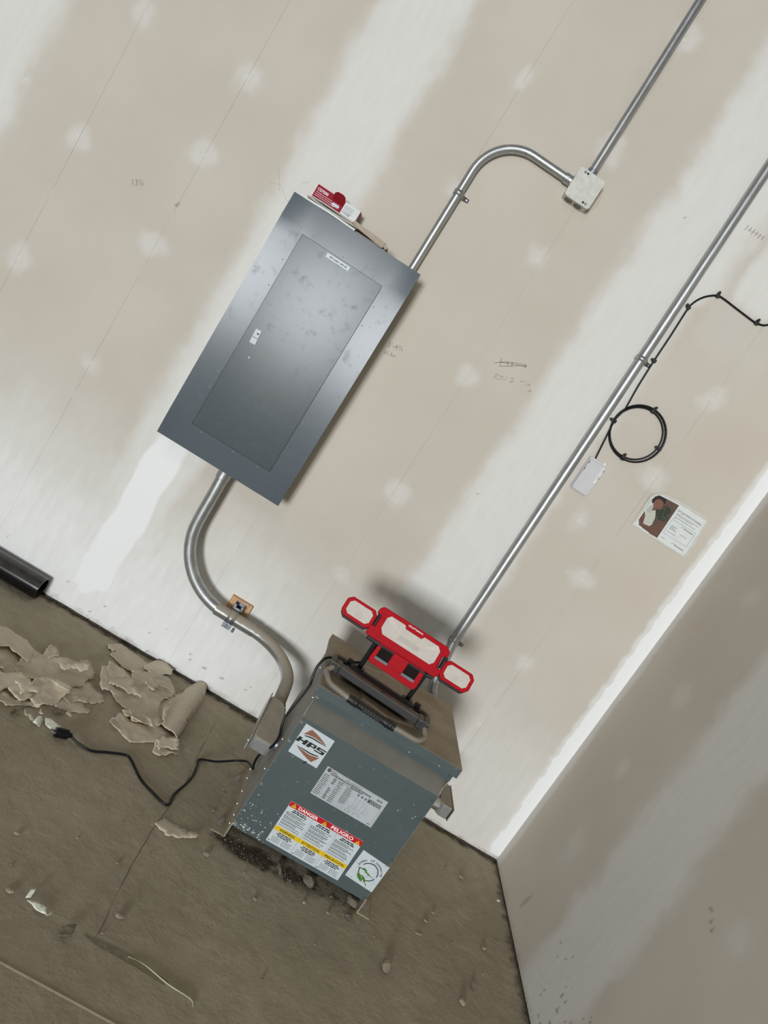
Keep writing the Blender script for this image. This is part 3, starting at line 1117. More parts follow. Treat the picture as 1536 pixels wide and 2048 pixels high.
# long conduit to the transformer
t = thing('steel_conduit', 'long straight conduit down the wall beside the black cable coil', 'conduit', (-27, -1, 20))
RC = 0.76
bm = BM()
tube(bm, fillet([(-28.3, -1.0, 131.9), (-27.5, -1.0, 75), (-26.95, -1.0, 28.5), (-26.5, -3.6, 21.5), (-22.5, -6.5, 15.0), (-19.9, -10, 13.0), (-19.9, -14.6, 13.0)], [1, 6, 6, 4, 4], 6), RC, 20)
obj('pipe', bm, 'emt', t, smooth=True)
strap(t, (-27.55, -1.0, 78.7), (0.01, 0, 1), RC, (1, 0, 0))
strap(t, (-26.95, -1.0, 28.4), (0, 0, 1), RC, (1, 0, 0))
bm = BM()
prism(bm, [(-21.0, -14.4), (-19.3, -14.4), (-19.15, -14.6), (-19.15, -20.0), (-19.3, -20.5), (-20.5, -20.5), (-21.0, -20.0)], lambda a, b, t_: Vector((a, b, t_)), 12.1, 13.9)
lb = obj('conduit_body', bm, 'cast_body', t, smooth=True, bevel=0.2)
bm = BM(); box(bm, -19.14, -19.0, -20.6, -14.3, 12.05, 13.95); obj('cover_plate', bm, 'emt_dusty', lb, bevel=0.05)
bm = BM(); cyl(bm, (-25.05, -19.4, 12.95), (-20.9, -19.4, 12.95), 0.88, 20); obj('nipple', bm, 'emt_dusty', lb, smooth=True)

# large conduit from panel bottom to transformer
t = thing('steel_conduit', 'thick bent conduit running from the panel bottom to the transformer', 'conduit', (-58, -3.7, 14))
RB = 0.92
path = fillet([(-69.75, -3.75, 33.3), (-69.35, -3.7, 14.3), (-46.25, -3.75, 14.25), (-46.2, -20.4, 12.2)], [10.5, 8.6], 16)
k1 = next(i for i, p_ in enumerate(path) if p_.x > -57.0)
bm = BM(); tube(bm, path[:k1 + 1], RB, 24); obj('pipe', bm, 'emt', t, smooth=True)
bm = BM(); tube(bm, path[k1:], RB, 24); obj('pipe', bm, 'emt_dusty', t, smooth=True, label='dusty lower bend')
connector(t, (-69.75, -3.75, 33.3), (0, 0, -1), RB, 1.5)
bm = BM()
pipe(bm, (-60.6, -3.71, 14.29), (-53.9, -3.74, 14.27), RB + 0.09, 0.1, 28)
cp = obj('coupling', bm, 'emt_dusty', t, smooth=True)
bm = BM()
dn = Vector((0, -0.72, -0.69))
for x in (-56.2, -55.7, -54.95, -54.5):
    bm = BM()
    q = Vector((x, -3.73, 14.27)) + dn * (RB + 0.06)
    cyl(bm, q, q + dn * 0.12, 0.11, 10)
    obj('set_screw', bm, 'screw', cp, smooth=True)
bm = BM()
prism(bm, [(-47.6, -18.3), (-45.9, -18.3), (-45.1, -19.2), (-44.6, -22.2), (-44.6, -25.6), (-45.1, -26.0), (-47.2, -26.0), (-47.6, -25.6)],
      lambda a, b, t_: Vector((a, b, t_ - (b + 18) * -0.29)), 12.05 - 0.0, 13.9)
lb = obj('conduit_body', bm, 'cast_body', t, smooth=True, bevel=0.25)
bm = BM()
prism(bm, [(-18.0, 13.95), (-26.2, 11.6), (-26.35, 9.55), (-18.1, 11.95)], lambda a, b, t_: Vector((t_, a, b)), -47.78, -47.62)
cvp = obj('cover_plate', bm, 'emt_dusty', lb, bevel=0.05)
for y, z in ((-18.5, 13.4), (-25.8, 11.2)):
    bm = BM(); screw(bm, (-47.78, y, z - 0.6), (-1, 0, 0), 0.16, 0.12); obj('screw', bm, 'screw', lb, smooth=True)
bm = BM(); cyl(bm, (-46.2, -17.4, 12.6), (-46.2, -18.6, 12.45), RB + 0.14, 20); obj('hub', bm, 'emt_dusty', lb, smooth=True)
bm = BM(); cyl(bm, (-44.7, -24.0, 11.1), (-44.22, -24.0, 11.1), 0.9, 20); obj('locknut', bm, 'strut', lb, smooth=True)

# support block, strut and clamp
t = thing('wood_block', 'small pale softwood block screwed to the wall behind the conduit strut', 'wood block', (-57.8, 0, 13.6))
bm = BM(); box(bm, -59.6, -56.0, -0.8, -0.01, 13.2, 16.3); obj('block', bm, 'wood', t, bevel=0.05)
t = thing('strut_bracket', 'short zinc strut bracket clamping the thick conduit to the wood block', 'bracket', (-57.8, -0.8, 13))
bm = BM()
box(bm, -58.6, -57.0, -0.9, -0.82, 12.9, 16.0)
box(bm, -58.6, -58.5, -2.45, -0.9, 12.9, 16.0)
box(bm, -57.1, -57.0, -2.45, -0.9, 12.9, 16.0)
box(bm, -58.5, -58.2, -2.45, -2.37, 12.9, 16.0)
box(bm, -57.4, -57.1, -2.45, -2.37, 12.9, 16.0)
obj('strut_channel', bm, 'strut', t, bevel=0.03)
bm = BM(); cyl(bm, (-57.8, -0.9, 15.2), (-57.8, -1.1, 15.2), 0.28, 6); obj('bolt', bm, 'dark', t)
bm = BM()
ring = [Vector((-57.85, -3.73, 14.27)) + Vector((0, math.cos(a), math.sin(a))) * (RB + 0.16) for a in [math.radians(60 + 240 * i / 20) for i in range(21)]]
for a, b in zip(ring[:-1], ring[1:]):
    q = [bm.verts.new(p_ + Vector((s, 0, 0))) for p_ in (a, b) for s in (-0.62, 0.62)]
    bm.faces.new((q[0], q[1], q[3], q[2]))
bmesh.ops.remove_doubles(bm, verts=bm.verts, dist=0.001)
cl = obj('clamp', bm, 'emt_dusty', t, smooth=True)
m = cl.modifiers.new('thickness', 'SOLIDIFY'); m.thickness = 0.09 * S; m.offset = 0
bm = BM(); box(bm, -58.35, -57.35, -2.9, -2.5, 12.95, 15.6); obj('clamp_leg', bm, 'strut', t, bevel=0.05)
bm = BM(); box(bm, -58.55, -57.2, -5.1, -4.55, 12.85, 13.75); obj('clamp_ear', bm, 'strut', t, bevel=0.05)
bm = BM(); hexbolt(bm, (-58.15, -5.1, 13.3), (0, -1, 0), 0.28, 0.32); obj('bolt', bm, 'strut', t)
bm = BM(); cyl(bm, (-56.7, -4.5, 13.35), (-56.7, -4.9, 12.75), 0.2, 10); obj('bolt', bm, 'strut', t, smooth=True)
bm = BM()
for dx, dz, ex, ez in ((-56.0, 14.1, -55.55, 14.35), (-56.0, 14.0, -55.7, 13.7), (-56.0, 14.05, -55.35, 14.0)):
    tube(bm, [(dx, -0.4, dz), (ex, -0.5, ez)], 0.03, 5)
obj('wire_end', bm, 'wood', bpy.data.objects['wood_block'])

# ------------------------------------------------------------------ transformer
T = thing('transformer', 'grey-green floor-standing transformer with labels below the work light', 'transformer', (-34.65, -21.5, 0))
XL, XR, YF, YB = -44.2, -25.1, -29.2, -14.0
bm = BM(); box(bm, XL, XR, YF, YF + 0.12, 1.75, 18.55); front = obj('front_cover', bm, 'case', T, bevel=0.03)
bm = BM()
prof = [(YF + 0.02, 18.5), (YF + 0.1, 18.5), (-27.5, 20.5), (-27.5, 20.6), (-27.6, 20.6), (YF + 0.02, 18.6)]
prism(bm, prof, lambda a, b, t_: Vector((t_, a, b)), XL + 0.05, XR - 0.05)
obj('vent_slope', bm, 'dust_band', T)
bm = BM(); box(bm, XL + 0.05, XR - 0.05, -27.7, -27.55, 20.5, 23.4); obj('vent_back', bm, 'case', T)
bm = BM(); box(bm, XL, XR, YF + 0.05, YF + 0.15, 20.9, 22.4); obj('upper_rail', bm, 'case', T)
side_prof = [(YF + 0.02, 1.75), (YF + 0.02, 18.55), (-28.7, 19.4), (-29.1, 20.9), (-29.15, 22.6), (YB, 22.6), (YB, 0.4), (-28.9, 0.4)]
for x, nm in ((XL - 0.02, 'side_panel'), (XR - 0.08, 'side_panel')):
    bm = BM(); prism(bm, side_prof, lambda a, b, t_: Vector((t_, a, b)), x, x + 0.10); obj(nm, bm, 'dust_side', T)
bm = BM(); box(bm, XL, XR, YB - 0.1, YB, 1.0, 22.6); obj('rear_panel', bm, 'case', T)
bm = BM(); box(bm, XL + 0.2, XR - 0.2, YF + 0.3, YB - 0.2, 1.9, 2.1); obj('underside_shade', bm, 'dark', T)  # dark sheet added for the shade inside the open bottom
bm = BM()
box(bm, -44.75, -25.2, -30.8, -13.3, 23.5, 23.62)
obj('lid', bm, 'dust_top', T, label='dusty lid')
bm = BM()
box(bm, -44.75, -25.2, -30.82, -30.7, 22.35, 23.6)
box(bm, -44.75, -25.2, -30.7, -30.3, 22.35, 22.45)
obj('lid_lip', bm, 'case', T, bevel=0.03)
for x in (-44.77, -25.28):
    bm = BM(); box(bm, x, x + 0.1, -30.7, -13.3, 22.7, 23.6); obj('lid_edge', bm, 'dust_thin', T)
# feet
for nm, x0, x1, xv in (('foot', -46.1, -44.15, -44.3), ('foot', -25.2, -23.4, -25.2)):
    bm = BM()
    box(bm, x0, x1, -29.4, -13.6, 0.0, 0.14)
    box(bm, xv, xv + 0.14, -29.4, -13.6, 0.14, 2.3)
    f_ = obj(nm, bm, 'foot_dust', T)
    for y in (-17.1, -27.5):
        bx = -45.25 if x0 < -40 else -24.3
        bm = BM(); hexbolt(bm, (bx, y, 0.14), (0, 0, 1), 0.36, 0.42); obj('anchor_bolt', bm, 'emt_dusty', f_, smooth=True)
n_f = (0, -1, 0)
for x, z in ((-44.0, 21.5), (-43.95, 17.85), (-43.95, 15.04), (-43.92, 8.46), (-25.42, 21.4), (-25.4, 17.7), (-25.3, 14.82), (-25.25, 8.34), (-25.35, 2.15), (-43.85, 2.3)):
    bm = BM(); screw(bm, (x, YF if z < 20 else YF + 0.05, z), n_f, 0.20, 0.14, 12); obj('cover_screw', bm, 'case' if x > -30 else 'screw', T, smooth=True)
for y, z in ((-19.3, 18.65), (-18.0, 20.4), (-15.7, 21.8), (-14.5, 22.4), (-25.6, 12.9), (-26.8, 9.0), (-15.4, 1.3), (-17.8, 1.3), (-20.9, 1.2), (-23.7, 1.1), (-26.9, 1.6), (-27.9, 1.0), (-27.8, 20.6)):
    x = -44.3 if z < 2.2 else -44.22
    bm = BM(); screw(bm, (x, y, z), (-1, 0, 0), 0.19, 0.14, 10); obj('side_screw', bm, 'screw', T, smooth=True)

# --- stickers (flat print on the front cover)
yS, yP, yQ = YF - 0.02, YF - 0.026, YF - 0.031
fP = lambda a, b: Vector((a, yP, b))
fQ = lambda a, b: Vector((a, yQ, b))


def sticker(name, pts, mat, label):
    bm = BM()
    prism(bm, pts, onwall, yS, YF - 0.001)
    return obj(name, bm, mat, T, label=label)


# logo sticker
hp = sticker('logo_sticker', [(-43.38, 13.8), (-39.38, 13.74), (-39.38, 17.9), (-43.38, 17.98)], 'white', 'square white sticker with HPS lettering between two copper chevrons')
H = lambda a, b: (-43.38 + 4.0 * a, 17.95 - 4.15 * b)
bm = BM()
top = [(.10, .305), (.243, .063), (.40, .095), (.584, .149), (.75, .215), (.891, .2935), (.65, .25), (.405, .235), (.25, .26)]
poly(bm, [H(*q) for q in top], fP)
obj('chevron', bm, 'brown_print', hp)
bm = BM()
poly(bm, [H(1 - a, 1 - b) for a, b in top], fP)
obj('chevron', bm, 'brown_print', hp)
bm = BM()
sl = [(.151, .346), (.17, .312), (.30, .275), (.42, .262), (.65, .270), (.891, .298), (.64, .305), (.42, .30), (.28, .318)]
poly(bm, [H(*q) for q in sl], fP)
poly(bm, [H(1 - a, 1 - b) for a, b in sl], fP)


def G(a, b):            # italic letter frame
    return H(a + (0.58 - b) * 0.28 - 0.035, b)


def lp(pts):
    poly(bm, [G(*q) for q in pts], fQ)


b0, b1 = .415, .585
for x0, x1 in ((.03, .135), (.245, .35)):
    lp([(x0, b0), (x1, b0), (x1, b1), (x0, b1)])
lp([(.135, .475), (.245, .475), (.245, .52), (.135, .52)])
lp([(.38, b0), (.64, b0), (.64, .455), (.38, .455)]); lp([(.38, .455), (.49, .455), (.49, b1), (.38, b1)])
lp([(.58, .455), (.65, .455), (.65, .535), (.58, .535)]); lp([(.49, .50), (.58, .50), (.58, .535), (.49, .535)])
lp([(.68, b0), (.97, b0), (.97, .452), (.68, .452)]); lp([(.68, .452), (.76, .452), (.76, .482), (.68, .482)])
lp([(.68, .482), (.97, .482), (.97, .515), (.68, .515)]); lp([(.87, .515), (.97, .515), (.97, .55), (.87, .55)]); lp([(.66, .55), (.97, .55), (.97, b1), (.66, b1)])
obj('lettering', bm, 'black_print', hp)

# rating plate
rp = sticker('rating_plate', [(-38.35, 10.6), (-29.78, 10.66), (-29.82, 14.66), (-38.38, 14.72)], 'silver', 'silver rating plate full of small print')
rr = random.Random(21)
bm = BM()
ring_o, ring_i = ring2d(-37.95, 14.38, 0.24, 20), ring2d(-37.95, 14.38, 0.16, 20)
poly(bm, ring_o, fP)
text(bm, 'HPS Sentinel G', -35.6, -33.4, 14.28, 14.45, fP, 0.01)
text(bm, 'Part No.', -35.75, -34.9, 13.78, 13.93, fP, 0.01)
bars(bm, -34.7, -32.9, 13.78, 0.13, fP, rr, 0.03, 0.08, 0.16)
for i in range(2):
    bars(bm, -37.6, -36.9 + 0.3 * i, 14.42 - 0.14 * i, 0.06, fP, rr, 0.04, 0.1, 0.3)
    bars(bm, -37.6, -31.9, 14.12 - 0.13 * i, 0.08, fP, rr)
for r in range(13):
    z = 13.7 - r * 0.235
    bars(bm, -38.2, -37.45 + rr.uniform(-.1, .1), z, 0.10, fP, rr, 0.05, 0.08, 0.2)
    if rr.random() < 0.8:
        bars(bm, -36.9, -36.55, z, 0.13, fP, rr, 0.05, 0.08, 0.2)
    bars(bm, -36.2, -35.6, z, 0.09, fP, rr, 0.05, 0.08, 0.2)
    if r < 10:
        bars(bm, -35.0, -34.2, z - 0.1, 0.10, fP, rr, 0.06, 0.08, 0.22)
    if r < 4:
        bars(bm, -33.4 + r * 0.5, -33.1 + r * 0.5, 13.35, 0.3, fP, rr, 0.05, 0.06, 0.1)
for i in range(12):
    x = -31.1 + i * 0.07
    rect(bm, x, x + rr.choice((0.02, 0.045)), 14.02, 14.34, fP)
for i in range(4):
    bars(bm, -32.0, -30.2, 13.7 - 0.14 * i, 0.09, fP, rr)
bars(bm, -30.5, -30.2, 10.9, 0.07, fP, rr)
obj('print', bm, 'black_print', rp, kind='stuff')
bm = BM()
for z in (13.62, 13.15, 12.68, 12.21, 11.74, 11.27, 10.85):
    rect(bm, -37.4, -34.1, z, z + 0.018, fP)
for x in (-37.35, -36.4, -35.5, -34.1):
    rect(bm, x, x + 0.018, 10.85, 13.62, fP)
for x, z in ((-33.3, 11.9), (-32.8, 11.7), (-32.2, 11.7), (-31.7, 11.5)):
    rect(bm, x, x + 0.02, z, 13.2, fP)
rect(bm, -33.8, -31.7, 11.7, 11.72, fP)
rect(bm, -30.05, -30.03, 10.9, 14.4, fP); rect(bm, -38.1, -30.0, 14.55, 14.57, fP)
for s_ in ([(-33.8, 10.95), (-33.45, 11.5), (-33.1, 10.95), (-33.8, 10.95)], [(-32.6, 10.9), (-32.6, 11.25), (-32.2, 11.25)], [(-32.2, 11.35), (-31.95, 11.05), (-31.7, 11.3)]):
    stroke(bm, s_, 0.035, fP)
obj('grid_lines', bm, 'grey_print', rp)
bm = BM(); text(bm, 'HPS', -38.10, -37.80, 14.32, 14.44, fQ, 0.02, 0.3); obj('emblem_lettering', bm, 'silver', rp)

# danger label
dl = sticker('danger_label', [(-39.68, 2.33), (-29.42, 2.40), (-29.52, 8.62), (-39.72, 8.48)], 'white', 'white trilingual warning label with a red head band and a yellow stripe')
bm = BM(); poly(bm, [(-39.7, 7.76), (-29.5, 7.84), (-29.52, 8.60), (-39.7, 8.46)], fP); obj('red_band', bm, 'red_print', dl)
bm = BM(); poly(bm, [(-39.65, 4.16), (-29.46, 4.20), (-29.47, 4.82), (-39.66, 4.76)], fP); obj('yellow_band', bm, 'yellow_print', dl)
bm = BM()
text(bm, 'DANGER', -38.45, -35.75, 7.90, 8.36, fQ, 0.025)
obj('heading', bm, 'white_print', dl)
bm = BM()
text(bm, 'PELIGRO', -33.85, -30.75, 7.94, 8.42, fQ, 0.025)
obj('heading', bm, 'white_print', dl)
for x in (-39.05, -34.75, -30.05):
    bm = BM()
    poly(bm, [(x - 0.33, 7.86), (x + 0.33, 7.86), (x, 8.42)], fQ)
    obj('hazard_triangle', bm, 'yellow_print', dl)
bm = BM()
fR = lambda a, b: Vector((a, YF - 0.036, b))
for x in (-39.05, -34.75, -30.05):
    poly(bm, [(x - 0.05, 8.24), (x - 0.03, 8.02), (x + 0.03, 8.02), (x + 0.05, 8.24)], fR)
    rect(bm, x - 0.04, x + 0.04, 7.92, 7.98, fR)
text(bm, 'WARNING', -38.95, -36.85, 4.27, 4.64, fQ, 0.02)
text(bm, 'ATTENTION', -35.85, -33.35, 4.29, 4.66, fQ, 0.02)
text(bm, 'PRECAUCIÓN', -32.55, -29.85, 4.31, 4.74, fQ, 0.02)
for c0, c1 in ((-39.5, -36.4), (-36.1, -32.95), (-32.65, -29.65)):
    cm = (c0 + c1) / 2
    for i, hw in enumerate((0.85, 1.0)):
        bars(bm, cm - hw, cm + hw, 7.48 - 0.24 * i, 0.15, fP, rr, 0.07, 0.25, 0.6)
    for i, z in enumerate((6.98, 6.82, 6.66, 6.42, 6.26, 6.10, 5.86, 5.70, 5.46, 5.30, 5.02)):
        bars(bm, c0 + 0.05, c1 - rr.uniform(0.1, 1.1), z, 0.075, fP, rr, 0.05, 0.08, 0.3)
    for i, hw in enumerate((0.85, 1.05, 0.8)):
        bars(bm, cm - hw, cm + hw, 3.95 - 0.22 * i, 0.13, fP, rr, 0.07, 0.2, 0.5)
    for i in range(5):
        z = 3.28 - 0.16 * i
        bars(bm, c0 + 0.25, cm - 0.15, z, 0.045, fP, rr, 0.05, 0.08, 0.25)
        bars(bm, cm + 0.1, c1 - rr.uniform(0, .4), z, 0.045, fP, rr, 0.05, 0.08, 0.25)
    rect(bm, c0 + 0.02, c0 + 0.16, 2.5, 2.64, fP)
obj('print', bm, 'black_print', dl)
for x in (-36.25, -32.8):
    bm = BM()
    rect(bm, x - 0.012, x + 0.012, 2.36, 7.76, fQ)
    obj('column_line', bm, 'grey_print', dl)

# conserve sticker
cs = sticker('conserve_sticker', [(-29.05, 3.55), (-25.04, 3.30), (-24.98, 7.36), (-28.93, 7.66)], 'white', 'square white sticker with a green leaf and bolt in a ring')
CX0, CZ0 = -26.85, 5.42
bm = BM()
for a0, a1 in ((20, 152), (200, 340)):
    pts = [(CX0 + 1.20 * math.cos(math.radians(a)), CZ0 + 1.20 * math.sin(math.radians(a))) for a in np.linspace(a0 - 25, a1, 30)]
    stroke(bm, pts, 0.12, fP)
msg = 'power to conserve'
for i, ch in enumerate(msg):
    if ch == ' ':
        continue
    a = math.radians(166 - i * 152 / (len(msg) - 1))
    R_ = 1.46
    w_, h_ = (0.20 if ch not in 'wtr' else (0.28 if ch == 'w' else 0.14)), (0.27 if ch not in 'pt' else 0.36)
    ca, sa = math.cos(a), math.sin(a)
    off = -0.09 if ch == 'p' else 0

    def fA(u, v, ca=ca, sa=sa):
        rr_ = R_ + v + off
        return Vector((CX0 + ca * rr_ + sa * u, yP, CZ0 + sa * rr_ - ca * u))
    text(bm, ch, -w_ / 2, w_ / 2, 0, h_, fA, 0.02)
obj('lettering', bm, 'black_print', cs)
bm = BM()
K = lambda a, b: (-29.0 + 4.0 * a, 7.5 - 4.05 * b)
poly(bm, [K(*q) for q in [(.23, .53), (.38, .45), (.50, .50), (.48, .53)]], fQ)
poly(bm, [K(*q) for q in [(.44, .54), (.48, .53), (.62, .56), (.60, .585), (.57, .59), (.42, .57)]], fQ)
poly(bm, [K(*q) for q in [(.57, .59), (.60, .585), (.84, .615), (.55, .615)]], fQ)
poly(bm, [K(*q) for q in [(.27, .70), (.33, .68), (.42, .74), (.47, .80), (.55, .90), (.45, .89), (.35, .84), (.29, .78)]], fQ)
poly(bm, [K(*q) for q in [(.38, .70), (.48, .70), (.58, .76), (.64, .85), (.58, .87), (.50, .80), (.44, .74)]], fQ)
stroke(bm, [K(.60, .87), K(.68, .90), K(.72, .96)], 0.10, fQ)
obj('leaf_and_bolt', bm, 'green_print', cs)
bm = BM()
r2 = random.Random(9)
for i in range(46):
    a, b = r2.uniform(.03, .97), r2.uniform(.03, .97)
    x, z = K(a, b)
    rd = r2.uniform(0.02, 0.07)
    poly(bm, [(x + rd * math.cos(k) * r2.uniform(.6, 1.2), z + rd * math.sin(k) * r2.uniform(.6, 1.2)) for k in np.linspace(0, 6.28, 7)[:-1]], lambda p, q: Vector((p, YF - 0.034, q)))
so = obj('splash_mark', bm, 'grey_print', cs)
so['kind'] = 'stuff'
bm = BM(); poly(bm, [(-41.2, 13.35), (-40.95, 13.45), (-40.75, 13.95), (-41.0, 13.8)], lambda a, b: Vector((a, YF - 0.024, b))); obj('ink_smudge', bm, 'black_print', T)

# ------------------------------------------------------------------ work light on the lid
LT = thing('work_light', 'red three-panel work light standing on the dusty transformer lid', 'work light', (-37.5, -25, 23.62))
th = math.radians(-4.5)
eu = Vector((math.cos(th), math.sin(th), 0))
ff = Vector((math.sin(th), -math.cos(th), 0))           # horizontal facing, towards the room
up = Vector((0, 0, 1))
tilt = math.radians(24)
en = (ff * math.cos(tilt) + up * math.sin(tilt)).normalized()
ev = (up * math.cos(tilt) - ff * math.sin(tilt)).normalized()
C0 = Vector((-37.2, -23.0, 31.25))


def hd(u, v, n):
    return C0 + eu * u + ev * v + en * n


body = [(-5.35, -1.95), (-5.35, -0.75), (-4.75, -0.72), (-4.75, 0.85), (-5.35, 0.9), (-5.35, 1.55), (-5.0, 1.95), (-4.5, 2.0), (4.4, 2.0), (4.95, 1.55), (5.0, 0.8), (4.4, 0.75), (4.4, -0.85), (5.1, -0.9), (5.1, -1.8), (4.7, -2.05), (-4.95, -2.05)]
lens_o = [(-4.0, -0.45), (-4.0, 0.95), (-3.6, 1.42), (-1.6, 1.42), (-1.3, 1.02), (0.95, 1.02), (1.25, 1.42), (3.3, 1.42), (3.8, 0.95), (3.8, -0.6), (3.4, -1.08), (-3.5, -1.08)]


def flat_prism(bm, pts, n0, n1, fn):
    prism(bm, pts, lambda a, b, t_: fn(a, b, t_), n1, n0)


bm = BM(); flat_prism(bm, body, -0.45, 0.30, hd); head = obj('head_bezel', bm, 'red', LT, bevel=0.10)
bm = BM(); flat_prism(bm, [(-4.9, -2.4), (4.8, -2.4), (4.4, 1.6), (-4.4, 1.6)], -1.5, -0.46, hd); obj('head_housing', bm, 'black', LT, bevel=0.12)
bm = BM(); flat_prism(bm, lens_o, 0.24, 0.34, hd); ln = obj('main_lens', bm, 'lens', LT, label='frosted white main lens')
bm = BM()
for i in range(12):
    for j in range(4):
        u0, v0 = -1.55 + i * 0.25, -0.62 + j * 0.17
        rect(bm, u0, u0 + 0.19, v0, v0 + 0.12, lambda a, b: hd(a, b, 0.347))
obj('led_array', bm, simple('led_phosphor', (182, 173, 165), 0.5, var=0.05), ln, kind='stuff')
for pts in ([(-4.0, 0.95), (-1.75, 0.15), (-1.7, 0.2), (-3.6, 1.42)], [(3.8, 0.95), (1.55, 0.15), (1.5, 0.2), (3.3, 1.42)]):
    bm = BM()
    poly(bm, pts, lambda a, b: hd(a, b, 0.343))
    obj('reflector_facet', bm, 'facet', ln)
bm = BM(); text(bm, 'CRAFTSMAN', -1.25, 0.85, 1.52, 1.74, lambda a, b: hd(a, b, 0.31), 0.02); obj('lettering', bm, 'white_print', head)
for s, cx, cv in ((-1, -7.3, -0.3), (1, 7.15, -0.5)):
    W_ = 2.15
    oc = [(cx - W_, cv - .75), (cx - W_, cv + .75), (cx - W_ + .55, cv + 1.3), (cx + W_ - .55, cv + 1.3), (cx + W_, cv + .75), (cx + W_, cv - .75), (cx + W_ - .55, cv - 1.3), (cx - W_ + .55, cv - 1.3)]
    ic = [(cx + (a - cx) * 0.77, cv + (b - cv) * 0.70) for a, b in oc]
    bm = BM(); flat_prism(bm, oc, -0.35, 0.25, hd); wg = obj('side_lamp_bezel', bm, 'red', LT, bevel=0.10)
    bm = BM(); flat_prism(bm, [(cx + (a - cx) * 0.94, cv - 0.30 + (b - cv) * 0.94) for a, b in oc], -0.95, -0.36, hd); obj('side_lamp_housing', bm, 'black', LT, bevel=0.08)
    bm = BM(); flat_prism(bm, ic, 0.2, 0.29, hd); ln = obj('side_lens', bm, 'lens', LT, label='frosted white side lens')
    bm = BM()
    stroke(bm, [(cx + 0.45 * math.cos(a) - 0.1 * s, cv - 0.35 + 0.3 * math.sin(a)) for a in np.linspace(0, 2 * math.pi, 16)], 0.05, lambda a, b: hd(a, b, 0.297))
    text(bm, 'LED', cx - 0.1 * s - 0.2, cx - 0.1 * s + 0.2, cv - 0.43, cv - 0.27, lambda a, b: hd(a, b, 0.297))
    obj('lens_mark', bm, simple('lens_print', (178, 169, 160), 0.5, var=0.02), ln)
    bm = BM()
    a_, b_ = hd(s * 4.9, -0.75, -0.05), hd(s * 4.9, 0.82, -0.05)
    cyl(bm, a_, b_, 0.28, 14)
    obj('hinge', bm, 'black', LT, smooth=True)


def bx(u, v, n):       # control box hangs straighter below the head
    return C0 + eu * u + up * v + ff * n


bm = BM()
prism(bm, [(-3.25, -4.35), (-3.1, -4.85), (3.55, -4.95), (3.75, -4.4), (3.6, -1.7), (-3.1, -1.7)], bx, -1.0, 0.45)
cb = obj('control_box', bm, 'red', LT, bevel=0.10)
for u0 in (-2.65, 1.25):
    bm = BM(); prism(bm, [(u0, -3.7), (u0 + 1.75, -3.7), (u0 + 1.75, -2.2), (u0, -2.2)], bx, 0.44, 0.50); obj('vent_window', bm, 'vent_black', cb)
    bm = BM(); prism(bm, [(u0 - 0.05, -4.05), (u0 + 1.8, -4.05), (u0 + 1.78, -3.7), (u0, -3.7)], bx, 0.44, 0.56); obj('grey_rim', bm, simple('grey_rim_plastic', (112, 118, 124), 0.5), cb)
bm = BM(); prism(bm, [(-0.85, -3.95), (1.2, -3.95), (1.2, -2.1), (-0.85, -2.1)], bx, 0.44, 0.52); obj('textured_pad', bm, 'red', cb, bevel=0.04)
# uprights
for p0, p1 in (((-40.55, -21.95, 24.4), (-40.75, -23.0, 30.2)), ((-33.35, -22.65, 24.4), (-33.45, -23.7, 30.2))):
    bm = BM(); cyl(bm, p0, p1, 0.33, 14); obj('upright', bm, 'black', LT, smooth=True)
    bm = BM(); obox(bm, Vector(p0) + Vector((0, 0, -0.1)), eu, ff, up, 0.75, 0.5, 0.42); obj('upright_foot', bm, 'black', LT, bevel=0.06)
# base frame
bm = BM(); tube(bm, fillet([(-44.15, -27.3, 25.0), (-44.75, -28.3, 24.5), (-43.9, -30.2, 24.15), (-41.4, -31.25, 24.25), (-34.9, -31.9, 24.25), (-31.9, -31.75, 24.2), (-30.95, -30.4, 24.4), (-31.3, -28.7, 25.0)], [0.7, 1.2, 1.5, 1, 1.2, 0.8], 5), 0.36, 14)
obj('handle_tube', bm, 'tube', LT, smooth=True)
bm = BM()
gp0, gp1 = Vector((-41.3, -31.25, 24.27)), Vector((-35.0, -31.9, 24.27))
tube(bm, [gp0.lerp(gp1, i / 60) for i in range(61)], 0.50, 16, rfun=lambda t_: 1.0 + (0.12 if 0.06 < t_ < 0.94 and int(t_ * 30) % 2 else 0.0) - (0.15 if 0.2 < t_ < 0.8 else 0))
obj('grip', bm, 'black', LT, smooth=True)
bm = BM(); obox(bm, (gp0 + gp1) / 2 + Vector((0, -0.45, -0.05)), (gp1 - gp0).normalized(), ff, up, 1.2, 0.12, 0.16); obj('grip_ridge', bm, 'black', LT, bevel=0.05)
bm = BM(); tube(bm, fillet([(-44.0, -25.7, 25.0), (-44.1, -22.3, 24.4), (-43.3, -21.7, 24.3), (-30.9, -23.3, 24.3), (-30.2, -23.9, 24.4), (-30.9, -27.2, 25.0)], 0.8, 5), 0.36, 12); obj('rear_tube', bm, 'bar', LT, smooth=True)
xc = Vector((-37.8, -27.35, 25.0))
xd = Vector((11.0, -1.4, 0)).normalized()
xf = Vector((xd.y, -xd.x, 0))
bm = BM(); obox(bm, xc, xd, xf, up, 5.6, 0.55, 0.5); xb = obj('crossbar', bm, 'bar', LT, bevel=0.10)
bm = BM(); obox(bm, xc + up * 0.5 + xd * 0.3, xd, xf, up, 0.25, 0.12, 0.02); obj('slot', bm, 'dark', xb)
bm = BM(); obox(bm, xc - xf * 1.9 + up * -0.55, xd, xf, up, 4.9, 1.15, 0.35); obj('folded_leg_pack', bm, 'black', LT, bevel=0.08)
